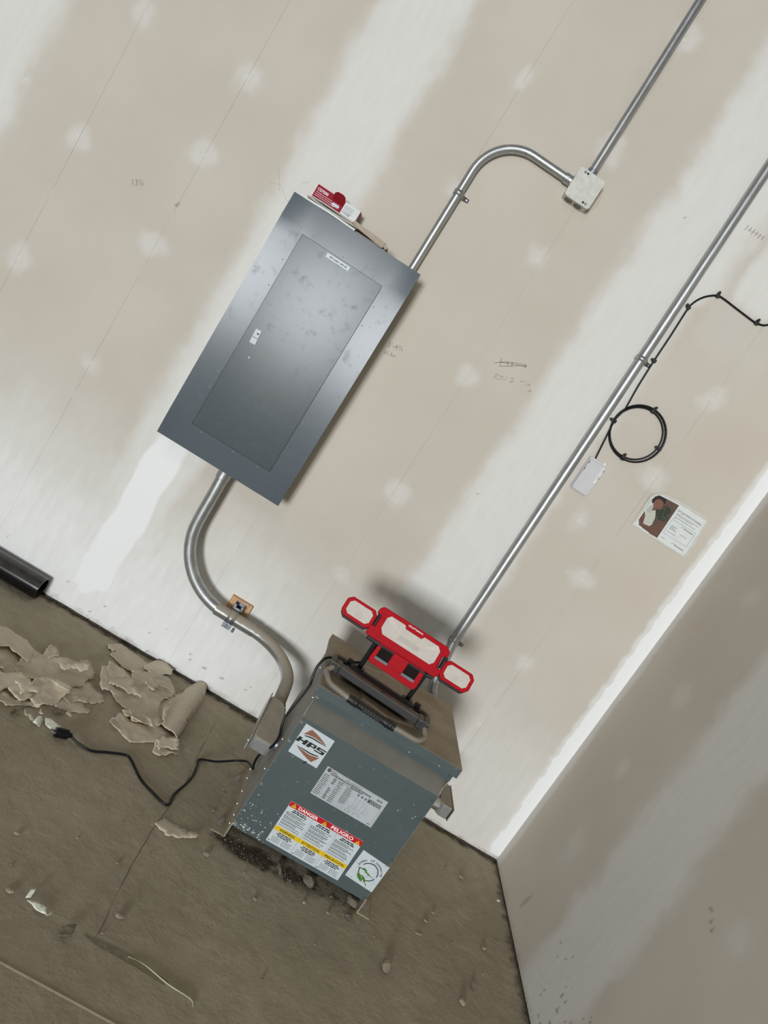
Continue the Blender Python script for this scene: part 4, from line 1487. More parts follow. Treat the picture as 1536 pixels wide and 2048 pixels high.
for k in range(2):
    bm = BM(); cyl(bm, xc - xd * 4.6 - xf * (1.3 + 1.1 * k) + up * -0.1, xc + xd * 4.4 - xf * (1.3 + 1.1 * k) + up * -0.1, 0.42, 12); obj('folded_leg', bm, 'black', LT, smooth=True)
for s in (-1, 1):
    c = xc + xd * (6.25 * s) + up * 0.0
    bm = BM()
    obox(bm, c, xd, xf, up, 0.75, 0.95, 0.62)
    cl_ = obj('end_clamp', bm, 'bar', LT, bevel=0.12)
    bm = BM(); cyl(bm, c + xf * 0.5 + xd * 0.1, c + xf * 1.05 + xd * 0.1, 0.55, 16); obj('collar', bm, 'black', cl_, smooth=True)
    bm = BM()
    for d in (-0.4, 0.35):
        cyl(bm, c + up * 0.6 + xf * d, c + up * 0.68 + xf * d, 0.12, 10)
    obj('clamp_screw', bm, 'dark', cl_)
for c in ((-41.9, -21.8, 24.5), (-31.9, -23.0, 24.5)):
    bm = BM(); cyl(bm, Vector(c) - eu * 0.35, Vector(c) + eu * 0.35, 0.55, 12); obj('tube_clip', bm, 'black', LT, smooth=True)
# cord
bm = BM()
cordpts = [(-40.2, -21.2, 28.2), (-40.2, -20.6, 25.4), (-41.5, -20.3, 24.1), (-43.4, -21.6, 24.0), (-44.7, -23.2, 24.15), (-45.2, -23.8, 23.6), (-45.4, -24.2, 22.5), (-45.1, -24.6, 21.1), (-45.0, -25.0, 20.4), (-45.2, -25.6, 18.6), (-45.4, -26.0, 17.3),
           (-45.6, -26.6, 16.0), (-45.4, -26.9, 15.0), (-44.95, -26.9, 13.7), (-44.9, -26.6, 12.2), (-45.1, -24.9, 10.1), (-45.3, -23.0, 7.9), (-45.1, -22.0, 6.0), (-44.75, -21.2, 4.9), (-44.8, -20.2, 4.4), (-44.95, -18.6, 3.7), (-45.5, -16.6, 2.7),
           (-46.7, -15.9, 1.6), (-49.0, -16.9, 0.6), (-51.17, -17.9, 0.22), (-51.1, -19.26, 0.17), (-50.99, -21.76, 0.17), (-51.27, -24.09, 0.17), (-51.99, -27.13, 0.17), (-52.13, -29.7, 0.17), (-54.44, -28.99, 0.17), (-56.52, -27.85, 0.17), (-58.75, -25.54, 0.17),
           (-59.72, -25.24, 0.17), (-61.6, -26.51, 0.17), (-63.36, -27.89, 0.17), (-65.15, -28.06, 0.25), (-66.4, -27.95, 0.55)]
tube(bm, catmull(cordpts, 6), 0.165, 8)
cord = obj('power_cord', bm, 'rubber', LT, smooth=True)
bm = BM()
pd = Vector((-1.5, -0.75, 0.0)).normalized()
pp = Vector((-66.3, -27.95, 0.62))
cyl(bm, pp, pp + pd * 0.5, 0.28, 12, 0.42)
for k in range(6):
    a = pp + pd * (0.5 + k * 0.22)
    cyl(bm, a, a + pd * 0.13, 0.60, 16)
    cyl(bm, a + pd * 0.13, a + pd * 0.22, 0.50, 16)
cyl(bm, pp + pd * 1.82, pp + pd * 2.0, 0.58, 16)
obj('plug', bm, 'rubber', cord, smooth=True)
bm = BM()
for k in (-0.25, 0.25):
    a = pp + pd * 2.0 + Vector((pd.y, -pd.x, 0)) * k
    obox(bm, a + pd * 0.3, pd, Vector((pd.y, -pd.x, 0)), up, 0.3, 0.03, 0.12)
obj('prong', bm, 'screw', cord)

# ------------------------------------------------------------------ torn sheets (paper, card, tape)


def torn(outline, z0, seed, jag=0.10, curl=0.5, grid=0.45, amp=0.12, hfun=None, th=0.03):
    """a torn sheet: constrained triangulation of a ragged outline, gently buckled; returns bm with layers edge"""
    R = random.Random(seed)
    pts = []
    n = len(outline)
    for i in range(n):
        a, b = Vector(outline[i]), Vector(outline[(i + 1) % n])
        L = (b - a).length
        k = max(1, int(L / R.uniform(0.2, 0.42)))
        wild = R.choice((0.35, 0.7, 1.0, 1.5))
        nrm = Vector((-(b - a).y, (b - a).x)).normalized() if L > 0 else Vector((0, 0))
        for j in range(k):
            p_ = a.lerp(b, j / k)
            if j:
                p_ = p_ + nrm * R.gauss(0, jag * wild)
            pts.append(p_)
    nb = len(pts)
    xs = [p_[0] for p_ in pts]
    ys = [p_[1] for p_ in pts]
    verts = list(pts)
    y = min(ys)
    while y < max(ys):
        x = min(xs)
        while x < max(xs):
            q = Vector((x + R.uniform(-.1, .1), y + R.uniform(-.1, .1)))
            if min((q - b).length for b in pts) > grid * 0.5:
                verts.append(q)
            x += grid
        y += grid
    V, E, F, ov, oe, of = delaunay_2d_cdt(verts, [], [list(range(nb))], 1, 1e-4)
    bm = BM()
    lay = bm.verts.layers.float.new('edge')
    arr = np.array([(v[0], v[1]) for v in V])
    b = np.array([(p_[0], p_[1]) for p_ in pts])
    dist = np.sqrt(((arr[:, None, :] - b[None, :, :]) ** 2).sum(-1)).min(1)
    h1 = fbm(arr[:, 0], arr[:, 1], 0.35, seed * 3 + 1) - 0.5
    h2 = fbm(arr[:, 0], arr[:, 1], 1.1, seed * 3 + 2) - 0.5
    cu = fbm(arr[:, 0], arr[:, 1], 0.30, seed * 3 + 7)
    bv = []
    for i, v in enumerate(V):
        z = z0 + amp * 2.6 * h1[i] + amp * 2.0 * h2[i]
        z += curl * max(0, cu[i] - 0.45) * 2.2 * max(0, 1 - dist[i] / 0.9)
        if hfun:
            z += hfun(v[0], v[1])
        q = bm.verts.new((v[0], v[1], max(z, 0.03)))
        q[lay] = 1.0 if dist[i] < 0.02 else max(0.0, 0.5 - dist[i])
        bv.append(q)
    for f in F:
        try:
            bm.faces.new([bv[i] for i in f])
        except ValueError:
            pass
    loose = [v for v in bm.verts if not v.link_faces]
    bmesh.ops.delete(bm, geom=loose, context='VERTS')
    return bm


def sheet(name, outline, z0, seed, label, cat, mat='torn', group=None, tone=0.35, th=0.035, grow=1.0, **kw):
    cx = sum(a for a, b in outline) / len(outline)
    cy = sum(b for a, b in outline) / len(outline)
    outline = [(cx + (a - cx) * grow, min(cy + (b - cy) * grow, -0.25)) for a, b in outline]
    bm = torn(outline, z0, seed, **kw)
    o = obj(name, bm, mat, label=label, cat=cat, group=group, smooth=True, loc=(cx, cy, 0))
    at = o.data.attributes.new('tone', 'FLOAT', 'POINT')
    at.data.foreach_set('value', [tone] * len(o.data.vertices))
    m = o.modifiers.new('thickness', 'SOLIDIFY')
    m.thickness = th * S
    m.offset = 0
    return o


GP = 'torn drywall paper on the floor'
LA = [(-84.21, -15.09), (-83.69, -14.75), (-82.71, -14.36), (-79.77, -14.63), (-78.47, -15.46), (-77.52, -18.72), (-77.37, -19.61), (-79.79, -18.81), (-80.48, -18.22), (-81.02, -19.28), (-81.44, -19.74)]
LA2 = [(-81.40, -19.82), (-81.02, -19.28), (-80.47, -18.34), (-77.37, -19.61), (-76.69, -21.86), (-77.51, -23.19), (-79.12, -22.52), (-79.67, -22.73)]
LB = [(-77.87, -18.08), (-78.56, -15.29), (-76.70, -15.60), (-74.11, -13.75), (-72.96, -13.05), (-72.30, -11.55), (-70.85, -12.22), (-70.04, -13.57), (-70.26, -15.36), (-69.94, -17.08), (-71.43, -18.69), (-73.65, -18.94), (-74.65, -21.01), (-76.03, -22.03), (-77.19, -20.97)]
LB2 = [(-76.74, -15.07), (-77.17, -12.36), (-76.29, -12.63), (-75.45, -13.55), (-75.17, -14.34), (-75.93, -15.69)]
LC = [(-78.99, -23.88), (-78.45, -23.67), (-77.44, -23.11), (-76.45, -21.68), (-75.95, -22.18), (-75.26, -21.67), (-75.00, -22.46), (-74.14, -23.33), (-73.64, -25.55), (-74.13, -26.81), (-76.26, -25.74), (-76.27, -27.37), (-76.33, -28.35)]
LD = [(-74.24, -23.46), (-74.72, -21.10), (-73.32, -19.81), (-70.66, -20.01), (-70.43, -20.95), (-70.78, -22.09), (-70.69, -22.93), (-70.96, -24.17), (-72.39, -25.64), (-73.47, -24.87)]
LD2 = [(-73.38, -20.15), (-72.45, -19.47), (-70.66, -19.88), (-70.43, -20.95), (-72.11, -20.81)]
LE = [(-71.20, -18.92), (-70.03, -15.60), (-68.41, -16.20), (-67.26, -16.33), (-66.45, -17.62), (-67.39, -19.23), (-68.15, -19.65), (-67.86, -20.75), (-67.05, -20.50), (-66.92, -21.28), (-68.18, -22.28), (-68.08, -23.42), (-70.40, -23.28)]
LF = [(-76.72, -27.70), (-75.85, -26.63), (-74.14, -26.60), (-72.40, -25.42), (-71.97, -25.81), (-72.85, -26.40), (-74.60, -28.80), (-75.51, -28.68), (-76.03, -28.86)]
sheet('torn_paper', LE, 0.14, 1, 'flat brown torn paper with a hooked right end, right of the left heap', 'paper', group=GP, tone=0.2, curl=0.5, grow=1.12)
sheet('torn_paper', LB, 0.35, 2, 'broad streaked brown torn paper lying across the left heap', 'paper', group=GP, tone=0.28, amp=0.16, grow=1.12)
sheet('torn_paper', LB2, 0.22, 3, 'small brown torn triangle standing behind the left heap, nearest the black pipe', 'paper', group=GP, tone=0.15, amp=0.05, hfun=lambda x, y: 0.3 * (x + 77.2) / 2, grow=1.12)
sheet('torn_paper', LA2, 0.25, 4, 'shaded brown torn paper tucked under the curled sheet at the left edge', 'paper', group=GP, tone=0.05, amp=0.08, grow=1.12)
sheet('torn_paper', LA, 0.45, 5, 'big curled sheet of pale brown torn paper at the far left edge', 'paper', group=GP, tone=0.5, amp=0.1, hfun=lambda x, y: 0.55 * max(0, (-15.0 - y) / 4.5), grow=1.12)
sheet('torn_paper', LD, 0.42, 6, 'crumpled pale brown torn paper in the middle front of the left heap', 'paper', group=GP, tone=0.55, amp=0.2, curl=0.7, grow=1.12)
sheet('torn_paper', LD2, 0.80, 7, 'pale upturned torn flap on the middle of the left heap', 'paper', group=GP, tone=1.0, amp=0.06, hfun=lambda x, y: 0.3 * (x + 73) / 2.5, grow=1.12)
sheet('torn_paper', LF, 0.12, 8, 'thin torn paper edge curling up along the front of the left heap', 'paper', group=GP, tone=0.4, curl=0.9, grow=1.12)
sheet('torn_paper', LC, 0.60, 9, 'palest jagged torn paper on the left heap, cut by the frame edge', 'paper', group=GP, tone=0.85, amp=0.22, curl=0.7, grow=1.12)
R1 = [(-71.36, -3.47), (-69.95, -1.58), (-67.94, -1.74), (-65.76, -2.33), (-64.81, -2.65), (-65.04, -4.23), (-64.55, -4.81), (-65.29, -6.40), (-66.39, -6.65), (-67.66, -6.82), (-69.42, -5.80), (-70.27, -5.39), (-69.55, -3.88), (-70.79, -4.49)]
R2 = [(-65.20, -3.81), (-64.32, -1.33), (-63.58, -0.65), (-62.77, -0.53), (-61.51, -1.10), (-61.27, -2.03), (-61.52, -2.51), (-62.58, -3.44), (-63.64, -4.68), (-64.54, -4.48)]
R3 = [(-69.00, -8.04), (-66.77, -8.35), (-65.30, -9.06), (-65.91, -7.21), (-64.03, -4.74), (-61.57, -3.96), (-59.96, -5.46), (-59.31, -6.95), (-60.24, -10.00), (-60.41, -10.99), (-58.69, -15.05), (-59.21, -16.35), (-61.87, -17.69), (-62.85, -16.16), (-63.85, -16.10), (-64.62, -16.02), (-65.81, -14.37), (-66.90, -14.14), (-68.06, -12.33)]
R4 = [(-60.23, -10.78), (-59.18, -7.35), (-58.03, -5.09), (-57.97, -3.57), (-57.13, -1.32), (-56.16, -0.46), (-55.36, -1.52), (-55.11, -3.83), (-55.20, -8.05), (-55.34, -11.80), (-55.47, -16.44), (-56.87, -15.99), (-58.30, -14.38), (-59.39, -12.39)]
R5 = [(-63.50, -20.68), (-62.96, -17.98), (-61.84, -18.36), (-60.10, -17.57), (-59.03, -16.15), (-57.67, -15.82), (-56.78, -16.24), (-55.31, -16.94), (-54.53, -18.55), (-54.49, -19.38), (-55.56, -20.47), (-56.34, -21.58), (-57.19, -21.51), (-57.70, -19.48), (-58.75, -20.81), (-59.97, -21.89), (-60.70, -21.81), (-61.75, -21.21), (-62.71, -21.15)]
R6 = [(-68.86, -13.64), (-69.53, -11.42), (-69.09, -10.54), (-67.36, -13.65), (-66.82, -14.31), (-67.47, -15.38), (-68.39, -14.41)]
sheet('torn_paper', R5, 0.14, 11, 'lowest torn paper of the right heap, with a ragged front edge', 'paper', group=GP, tone=0.3, amp=0.14, grow=1.12)
sheet('torn_paper', R1, 0.20, 12, 'torn paper strip running along the wall foot behind the right heap', 'paper', group=GP, tone=0.22, amp=0.10, grow=1.12)
sheet('torn_paper', R2, 0.45, 13, 'smooth rounded torn flap touching the wall foot', 'paper', group=GP, tone=0.35, amp=0.06, hfun=lambda x, y: 0.25 * max(0, (y + 4) / 3), grow=1.12)
sheet('torn_paper', R3, 0.38, 14, 'main wide torn paper in the middle of the right heap', 'paper', group=GP, tone=0.3, amp=0.20, grow=1.12)
sheet('torn_paper', R6, 0.45, 15, 'small upturned torn flap at the left end of the right heap', 'paper', group=GP, tone=0.6, amp=0.06, hfun=lambda x, y: 0.4 * max(0, (-67 - x) / 2.5), grow=1.12)


sheet('torn_paper', [(-76.2, -24.6), (-75.4, -23.2), (-74.9, -23.9), (-73.4, -23.4), (-72.9, -24.6), (-73.9, -25.1), (-74.3, -26.6), (-75.0, -25.4)], 0.85, 41, jag=0.17, label='small bright torn flap lying on the palest sheet of the left heap', cat='paper', group=GP, tone=0.95, amp=0.14, curl=0.6, hfun=lambda x, y: 0.3 * (x + 76) / 3)
sheet('torn_paper', [(-74.6, -16.2), (-72.4, -14.3), (-71.0, -13.6), (-70.6, -14.6), (-72.1, -15.4), (-72.9, -16.6)], 0.62, 42, jag=0.17, label='little brown torn flap on the far end of the streaked sheet', cat='paper', group=GP, tone=0.35, amp=0.10, hfun=lambda x, y: 0.25 * (y + 17))
sheet('torn_paper', [(-70.9, -21.4), (-69.6, -19.6), (-68.1, -18.9), (-67.7, -19.7), (-69.0, -20.6), (-69.5, -22.1)], 0.30, 43, jag=0.17, label='torn flap curling on the flat hooked sheet of the left heap', cat='paper', group=GP, tone=0.3, amp=0.14, curl=0.7)
sheet('torn_paper', [(-68.2, -13.2), (-66.4, -10.4), (-64.9, -9.6), (-64.6, -10.9), (-62.4, -12.6), (-64.6, -13.3), (-66.0, -13.0)], 0.62, 44, jag=0.17, label='torn layer lifting off the main sheet at the left of the right heap', cat='paper', group=GP, tone=0.42, amp=0.14, curl=0.6)
sheet('torn_paper', [(-63.6, -8.6), (-62.6, -6.2), (-60.4, -5.4), (-60.0, -6.6), (-61.6, -7.6), (-61.9, -9.9)], 0.64, 45, jag=0.17, label='torn layer on the main sheet next to the rolled-over paper', cat='paper', group=GP, tone=0.28, amp=0.12, curl=0.5)
sheet('torn_paper', [(-63.6, -17.6), (-62.3, -16.2), (-59.6, -16.6), (-58.8, -17.6), (-60.6, -18.6), (-62.8, -18.4)], 0.42, 46, 'ragged narrow torn strip between the main and the lowest sheet of the right heap', 'paper', group=GP, tone=0.55, amp=0.12, curl=0.9)
sheet('torn_paper', [(-57.6, -18.9), (-56.2, -17.0), (-54.9, -17.4), (-54.4, -19.6), (-55.9, -20.1), (-56.6, -21.4)], 0.42, 47, jag=0.17, label='pale standing torn flap at the front right corner of the right heap', cat='paper', group=GP, tone=0.7, amp=0.10, hfun=lambda x, y: 0.35 * (x + 57.2) / 2.6)
sheet('torn_paper', [(-59.2, -12.2), (-58.6, -10.6), (-58.2, -13.0), (-57.8, -15.6), (-58.5, -15.0)], 0.75, 48, 'thin pale torn shred along the split beside the rolled-over paper', 'paper', group=GP, tone=1.0, amp=0.06, curl=0.4, jag=0.04)


def foldh(x, y):
    d = (-55.15 - x)
    return 1.05 * math.exp(-((d - 1.1) / 1.5) ** 2) if d > 0 else 0.0


sheet('torn_paper', R4, 0.20, 16, 'rolled-over smooth brown paper at the right end of the right heap', 'paper', group=GP, tone=0.3, amp=0.06, jag=0.02, curl=0.1, hfun=foldh, grow=1.12)
sheet('torn_paper', [(-52.38, -33.72), (-51.77, -32.15), (-51.03, -32.0), (-48.63, -32.2), (-47.26, -31.70), (-47.40, -32.43), (-49.50, -33.98), (-50.75, -34.40)], 0.10, 17, 'small lone torn paper scrap on bare floor left of the transformer foot', 'paper', group=GP, tone=0.35, amp=0.08)
GT = 'tape scraps on the floor'
tp = [([(-73.62, -30.30), (-73.63, -28.84), (-72.94, -27.61), (-72.71, -28.21), (-73.10, -30.12)], 'leftmost dirty folded tape scrap below the left paper heap', 'tape_dirty'),
      ([(-72.94, -27.61), (-72.18, -28.02), (-71.09, -28.26), (-71.01, -29.00), (-71.61, -29.06)], 'second narrow tape scrap from the left below the left paper heap', 'tape'),
      ([(-70.94, -29.13), (-71.11, -27.22), (-70.18, -27.66), (-69.97, -28.97)], 'square pale tape scrap between the plug tape and the narrow scrap', 'tape'),
      ([(-70.29, -27.04), (-69.68, -26.66), (-68.16, -27.08), (-68.0, -28.46), (-68.86, -28.46), (-69.67, -28.13)], 'pale green tape wrapped at the end of the black plug', 'tape'),
      ([(-70.39, -24.41), (-70.26, -23.34), (-68.94, -23.51), (-68.98, -24.34), (-69.93, -25.32)], 'brownish folded tape loop tucked under the right front of the left heap', 'tape_dirty'),
      ([(-71.29, -26.78), (-71.52, -25.73), (-70.71, -26.87)], 'tiny pale tape triangle standing just under the left heap', 'tape'),
      ([(-59.50, -51.54), (-59.53, -50.66), (-59.15, -50.34), (-59.11, -51.26)], 'leaf-shaped pale tape scrap at the lower left of the floor', 'tape'),
      ([(-59.33, -51.53), (-58.47, -51.28), (-57.44, -51.25), (-57.05, -51.90), (-58.00, -51.98)], 'longer curled pale tape scrap at the lower left of the floor', 'tape'),
      ([(-57.10, -52.15), (-56.78, -51.25), (-56.72, -51.67)], 'tiny pointed tape scrap right of the longer curled one', 'tape'),
      ([(-55.20, -53.40), (-55.32, -52.28), (-54.30, -51.38), (-54.18, -52.40), (-54.18, -52.94)], 'brown dirty tape flap at the left end of the long tape strip', 'tape_dirty')]
for i, (o_, lb_, m_) in enumerate(tp):
    sheet('tape_scrap', o_, 0.16 if i != 3 else 0.35, 30 + i, lb_, 'tape', mat=m_, group=GT, jag=0.02, curl=0.5, grid=0.3, amp=0.10 if i < 6 else 0.06, th=0.02, hfun=(lambda x, y: 0.35 * math.sin(x * 3) ** 2) if i in (0, 1, 2, 5) else None)
t = thing('tape_strip', 'long green tape strip stuck to the floor with one lifted edge', 'tape', (-47, -51.6, 0))
bm = torn([(-53.42, -51.52), (-48.60, -51.12), (-44.2, -51.7), (-44.6, -52.25), (-46.84, -52.05), (-49.74, -51.95), (-51.93, -51.97)], 0.03, 60, jag=0.02, curl=0, amp=0.01, grid=0.4)
obj('flat_strip', bm, 'tape_dirty', t)
bm = BM()
pl = catmull([(-48.72, -51.38, 0), (-46.92, -51.47, 0), (-44.26, -52.12, 0), (-41.88, -52.31, 0), (-41.36, -52.80, 0)], 6)
q0 = None
for i, p_ in enumerate(pl):
    h = 0.06 + 0.26 * math.sin(math.pi * i / (len(pl) - 1)) ** 0.6
    q = (bm.verts.new(p_ + Vector((0, 0.06, 0.04))), bm.verts.new(p_ + Vector((0.02, -0.10, h))))
    if q0:
        bm.faces.new((q0[0], q[0], q[1], q0[1]))
    q0 = q
le = obj('lifted_edge', bm, 'tape_edge', t, smooth=True)
m = le.modifiers.new('thickness', 'SOLIDIFY'); m.thickness = 0.03 * S; m.offset = 0
sheet('card_scrap', [(-39.6, -25.0), (-39.2, -27.9), (-36, -29.0), (-31.6, -27.4), (-33, -19), (-33.4, -16.6), (-35.8, -15.9), (-39.7, -17.6)], 23.67, 70, 'dusty beige card scrap lying on the lid under the work light', 'card', mat='scrap', jag=0.04, curl=0.0, amp=0.015, grid=0.8)

# ------------------------------------------------------------------ black pipe
bm = BM()
pipe(bm, (-84.75, -2.05, 1.86), (-128, -2.05, 1.86), 1.82, 0.22, 40)
obj('plastic_pipe', bm, 'black_gloss', label='thick black plastic pipe lying along the foot of the wall', cat='pipe', smooth=True, loc=(-100, -2.05, 0))

# ------------------------------------------------------------------ cable on the wall
t = thing('black_cable', 'thin black cable with a coil clipped to the wall', 'cable', (-21.6, -0.2, 69.8))
RW = 0.14
c0, R0 = Vector((-21.6, -0.22, 69.75)), 4.02
run = [(-13.0, -0.22, 93.2), (-14.41, -0.22, 92.82), (-15.38, -0.22, 92.09), (-16.42, -0.22, 91.79), (-17.12, -0.22, 91.75), (-20.31, -0.22, 91.9), (-22.3, -0.22, 92.0), (-23.36, -0.22, 91.9), (-24.36, -0.22, 91.26), (-25.18, -0.22, 90.35), (-25.74, -0.22, 89.2), (-25.9, -0.22, 88.0), (-25.75, -0.22, 83.83), (-25.68, -0.22, 79.7), (-25.5, -0.22, 75.55), (-25.2, -0.22, 72.4)]
coil = []
for i in range(0, 130):
    a = math.radians(150 - i * 360 * 3.02 / 129)
    tt = i / 129
    r_c = R0 + 0.14 * math.sin(a * 0.5 + 1.0) + 0.12 * math.sin(tt * 9)
    coil.append((c0.x + r_c * math.cos(a), -0.14 - 0.30 * (0.5 + 0.5 * math.sin(tt * 7)), c0.z + r_c * math.sin(a)))
tail = [(-25.6, -0.3, 70.5), (-25.65, -0.25, 69.2), (-25.17, -0.22, 67.4), (-24.66, -0.4, 63.5)]
bm = BM(); tube(bm, catmull(run, 5)[:-1] + coil, RW, 8); obj('cable_run', bm, 'rubber', t, smooth=True)
bm = BM(); tube(bm, catmull([(-25.2, -0.5, 71.6), (-25.55, -0.45, 69.9), (-25.35, -0.3, 68.2), (-25.1, -0.25, 66.6), (-24.66, -0.35, 63.45)], 6), RW, 8); obj('cable_tail', bm, 'rubber', t, smooth=True)
for x, z, ang, w_ in ((-23.36, 91.88, 0.35, 0.3), (-25.95, 88.34, 1.2, 0.3), (-25.67, 79.66, 1.6, 0.3), (-16.42, 91.79, 0.2, 0.3), (-21.54, 73.76, -0.1, 0.42), (-25.6, 69.48, 1.57, 0.42), (-17.6, 69.65, 1.57, 0.42), (-21.29, 65.75, 0.1, 0.42)):
    d = Vector((math.cos(ang), 0, math.sin(ang)))
    n_ = Vector((-math.sin(ang), 0, math.cos(ang)))
    cc = Vector((x, -0.27, z))
    bm = BM()
    obox(bm, cc, d, n_, Vector((0, 1, 0)), 0.26, w_, 0.24)
    cp = obj('cable_clip', bm, 'black', t, bevel=0.08)
    bm = BM()
    cyl(bm, cc + n_ * (w_ + 0.08) + Vector((0, 0.24, 0)), cc + n_ * (w_ + 0.14) + Vector((0, -0.30, 0)), 0.15, 10)
    cyl(bm, cc + n_ * (w_ + 0.14) + Vector((0, -0.30, 0)), cc + n_ * (w_ + 0.14) + Vector((0, -0.42, 0)), 0.20, 10)
    obj('nail', bm, 'black', cp, smooth=True)

# wall terminal
t = thing('wall_terminal', 'small pale grey plastic terminal fed by the black cable', 'terminal', (-24, 0, 57.9))
bm = BM(); prism(bm, round_rect(-25.5, -22.55, 57.95, 63.45, 0.4), onwall, -0.55, -0.02); obj('base', bm, 'plastic', t, smooth=True, bevel=0.05)
bm = BM(); prism(bm, round_rect(-25.42, -22.62, 58.05, 63.1, 0.4), onwall, -1.05, -0.56); cv = obj('cover', bm, 'plastic', t, smooth=True, bevel=0.10)
bm = BM(); box(bm, -23.12, -22.78, -1.07, -1.05, 60.3, 62.9); sl = obj('label_strip', bm, 'white_print', cv, label='white label strip')
bm = BM()
rr = random.Random(4)
z = 60.7
while z < 62.6:
    L = rr.uniform(0.12, 0.35)
    rect(bm, -23.0, -22.93, z, z + L, lambda a, b: Vector((a, -1.075, b)))
    z += L + 0.06
obj('print', bm, 'grey_print', cv)
for x, z in ((-25.3, 62.6), (-25.35, 61.5), (-22.72, 62.6), (-22.72, 61.3)):
    bm = BM(); box(bm, x - 0.04, x + 0.04, -1.065, -1.04, z - 0.28, z + 0.1); obj('slot', bm, 'dark', cv)
bm = BM(); box(bm, -23.3, -22.9, -0.62, -0.5, 63.4, 63.6); obj('port_cap', bm, 'white_print', t)

# ------------------------------------------------------------------ poster
t = thing('poster', 'printed flyer with a portrait photo taped to the wall', 'poster', (-9.5, 0, 58))


def pb(a, b):          # the sheet leans a little off the wall towards its top edge
    return -0.08 - 0.05 * (b - 58.0)


fo = [(-14.27, 58.19), (-14.40, 61.2), (-14.46, 63.18), (-14.25, 63.79), (-13.74, 64.27), (-13.0, 64.6), (-12.35, 64.75), (-10.55, 64.95), (-8.2, 65.1), (-5.84, 65.17), (-5.1, 64.95), (-4.85, 64.6), (-4.5, 61.5), (-4.32, 58.82), (-4.57, 58.28)]
bm = BM(); prism(bm, fo, lambda a, b, t_: Vector((a, pb(a, b) + t_, b)), -0.04, 0.0); obj('backing_sheet', bm, 'cream_paper', t)
fy_ = lambda d: (lambda a, b: Vector((a, pb(a, b) - d, b)))
fi = [(-13.95, 58.42), (-14.05, 63.2), (-13.75, 63.85), (-13.2, 64.25), (-10.0, 64.55), (-5.2, 64.6), (-4.75, 59.0), (-4.95, 58.45)]
bm = BM(); poly(bm, fi, fy_(0.05)); obj('front_sheet', bm, 'paper_white', t)
bm = BM(); poly(bm, [(-13.69, 58.67), (-14.0, 61.5), (-13.95, 63.0), (-13.5, 64.04), (-12.2, 64.2), (-10.09, 64.37), (-9.81, 58.56)], fy_(0.056)); pic = obj('portrait_photo', bm, 'wallbrown', t, label='colour photo of a person in a pale blouse with a plant')
bm = BM(); poly(bm, [(-13.69, 58.67), (-13.97, 61.3), (-13.9, 63.1), (-13.55, 63.9), (-13.3, 63.4), (-13.5, 61.6), (-13.1, 60.2), (-12.7, 58.64)], fy_(0.059)); obj('pale_ground', bm, 'paper_white', pic)
bm = BM(); poly(bm, [(-11.42, 58.83), (-10.01, 59.73), (-9.84, 58.58), (-11.28, 58.5)], fy_(0.061)); obj('lap', bm, 'skin', pic)
bm = BM(); poly(bm, [(-12.66, 61.89), (-12.3, 62.4), (-12.02, 62.5), (-11.99, 63.05), (-11.15, 63.38), (-10.7, 63.1), (-10.43, 62.99), (-10.5, 62.3), (-10.22, 61.52), (-10.76, 61.07), (-11.68, 61.0)], fy_(0.062)); obj('plant', bm, 'leaf', pic)
bm = BM()
rr = random.Random(8)
for i in range(16):
    a, b, an = rr.uniform(-12.1, -10.5), rr.uniform(61.2, 63.0), rr.uniform(0, 3.1)
    dx, dz = math.cos(an) * 0.22, math.sin(an) * 0.22
    poly(bm, [(a - dx, b - dz), (a - dz * 0.35, b + dx * 0.35), (a + dx, b + dz), (a + dz * 0.35, b - dx * 0.35)], fy_(0.064 + i * 0.0003))
obj('leaf', bm, 'leaf2', pic)
bm = BM()
poly(bm, [(-13.87, 61.01), (-13.3, 60.3), (-12.98, 59.5), (-12.2, 59.3), (-11.67, 59.42), (-11.2, 60.2), (-10.75, 60.76), (-10.19, 61.33), (-10.06, 59.80), (-10.9, 59.2), (-11.60, 58.93), (-12.4, 58.7), (-13.3, 58.72), (-13.8, 59.4)], fy_(0.066))
obj('arm', bm, 'skin', pic)
bm = BM(); poly(bm, [(-13.87, 61.33), (-13.68, 62.40), (-13.20, 62.3), (-12.98, 61.58), (-12.58, 61.93), (-12.2, 61.4), (-11.92, 60.87), (-11.7, 59.8), (-11.9, 59.4), (-12.93, 59.26), (-13.29, 60.21)], fy_(0.068)); obj('blouse', bm, 'shirt', pic)
bm = BM()
for a in (-13.6, -13.35, -13.1):
    stroke(bm, [(a, 61.1), (a + 0.05, 62.2)], 0.05, fy_(0.0685))
obj('blouse_stripe', bm, 'grey_print', pic)
bm = BM(); poly(bm, [(-13.2, 62.3), (-12.98, 61.55), (-12.6, 61.9), (-12.6, 62.3)], fy_(0.069)); obj('neck', bm, 'skin', pic)
bm = BM(); poly(bm, [(-14.0, 62.95), (-13.85, 63.6), (-13.45, 64.02), (-12.8, 64.1), (-12.2, 64.05), (-11.95, 63.6), (-12.1, 63.2), (-12.7, 63.3), (-13.4, 62.9), (-13.6, 62.4)], fy_(0.070)); obj('hair', bm, 'hair', pic)
bm = BM(); poly(bm, [(-13.46, 62.54), (-13.51, 63.2), (-13.2, 63.55), (-12.79, 63.66), (-12.3, 63.5), (-12.12, 63.2), (-11.98, 62.74), (-12.2, 62.3), (-12.55, 62.08), (-12.94, 62.13), (-13.3, 62.3)], fy_(0.072)); fc_ = obj('face', bm, simple('print_face', (128, 84, 66), 0.5, var=0.12, scale=300), pic)
bm = BM()
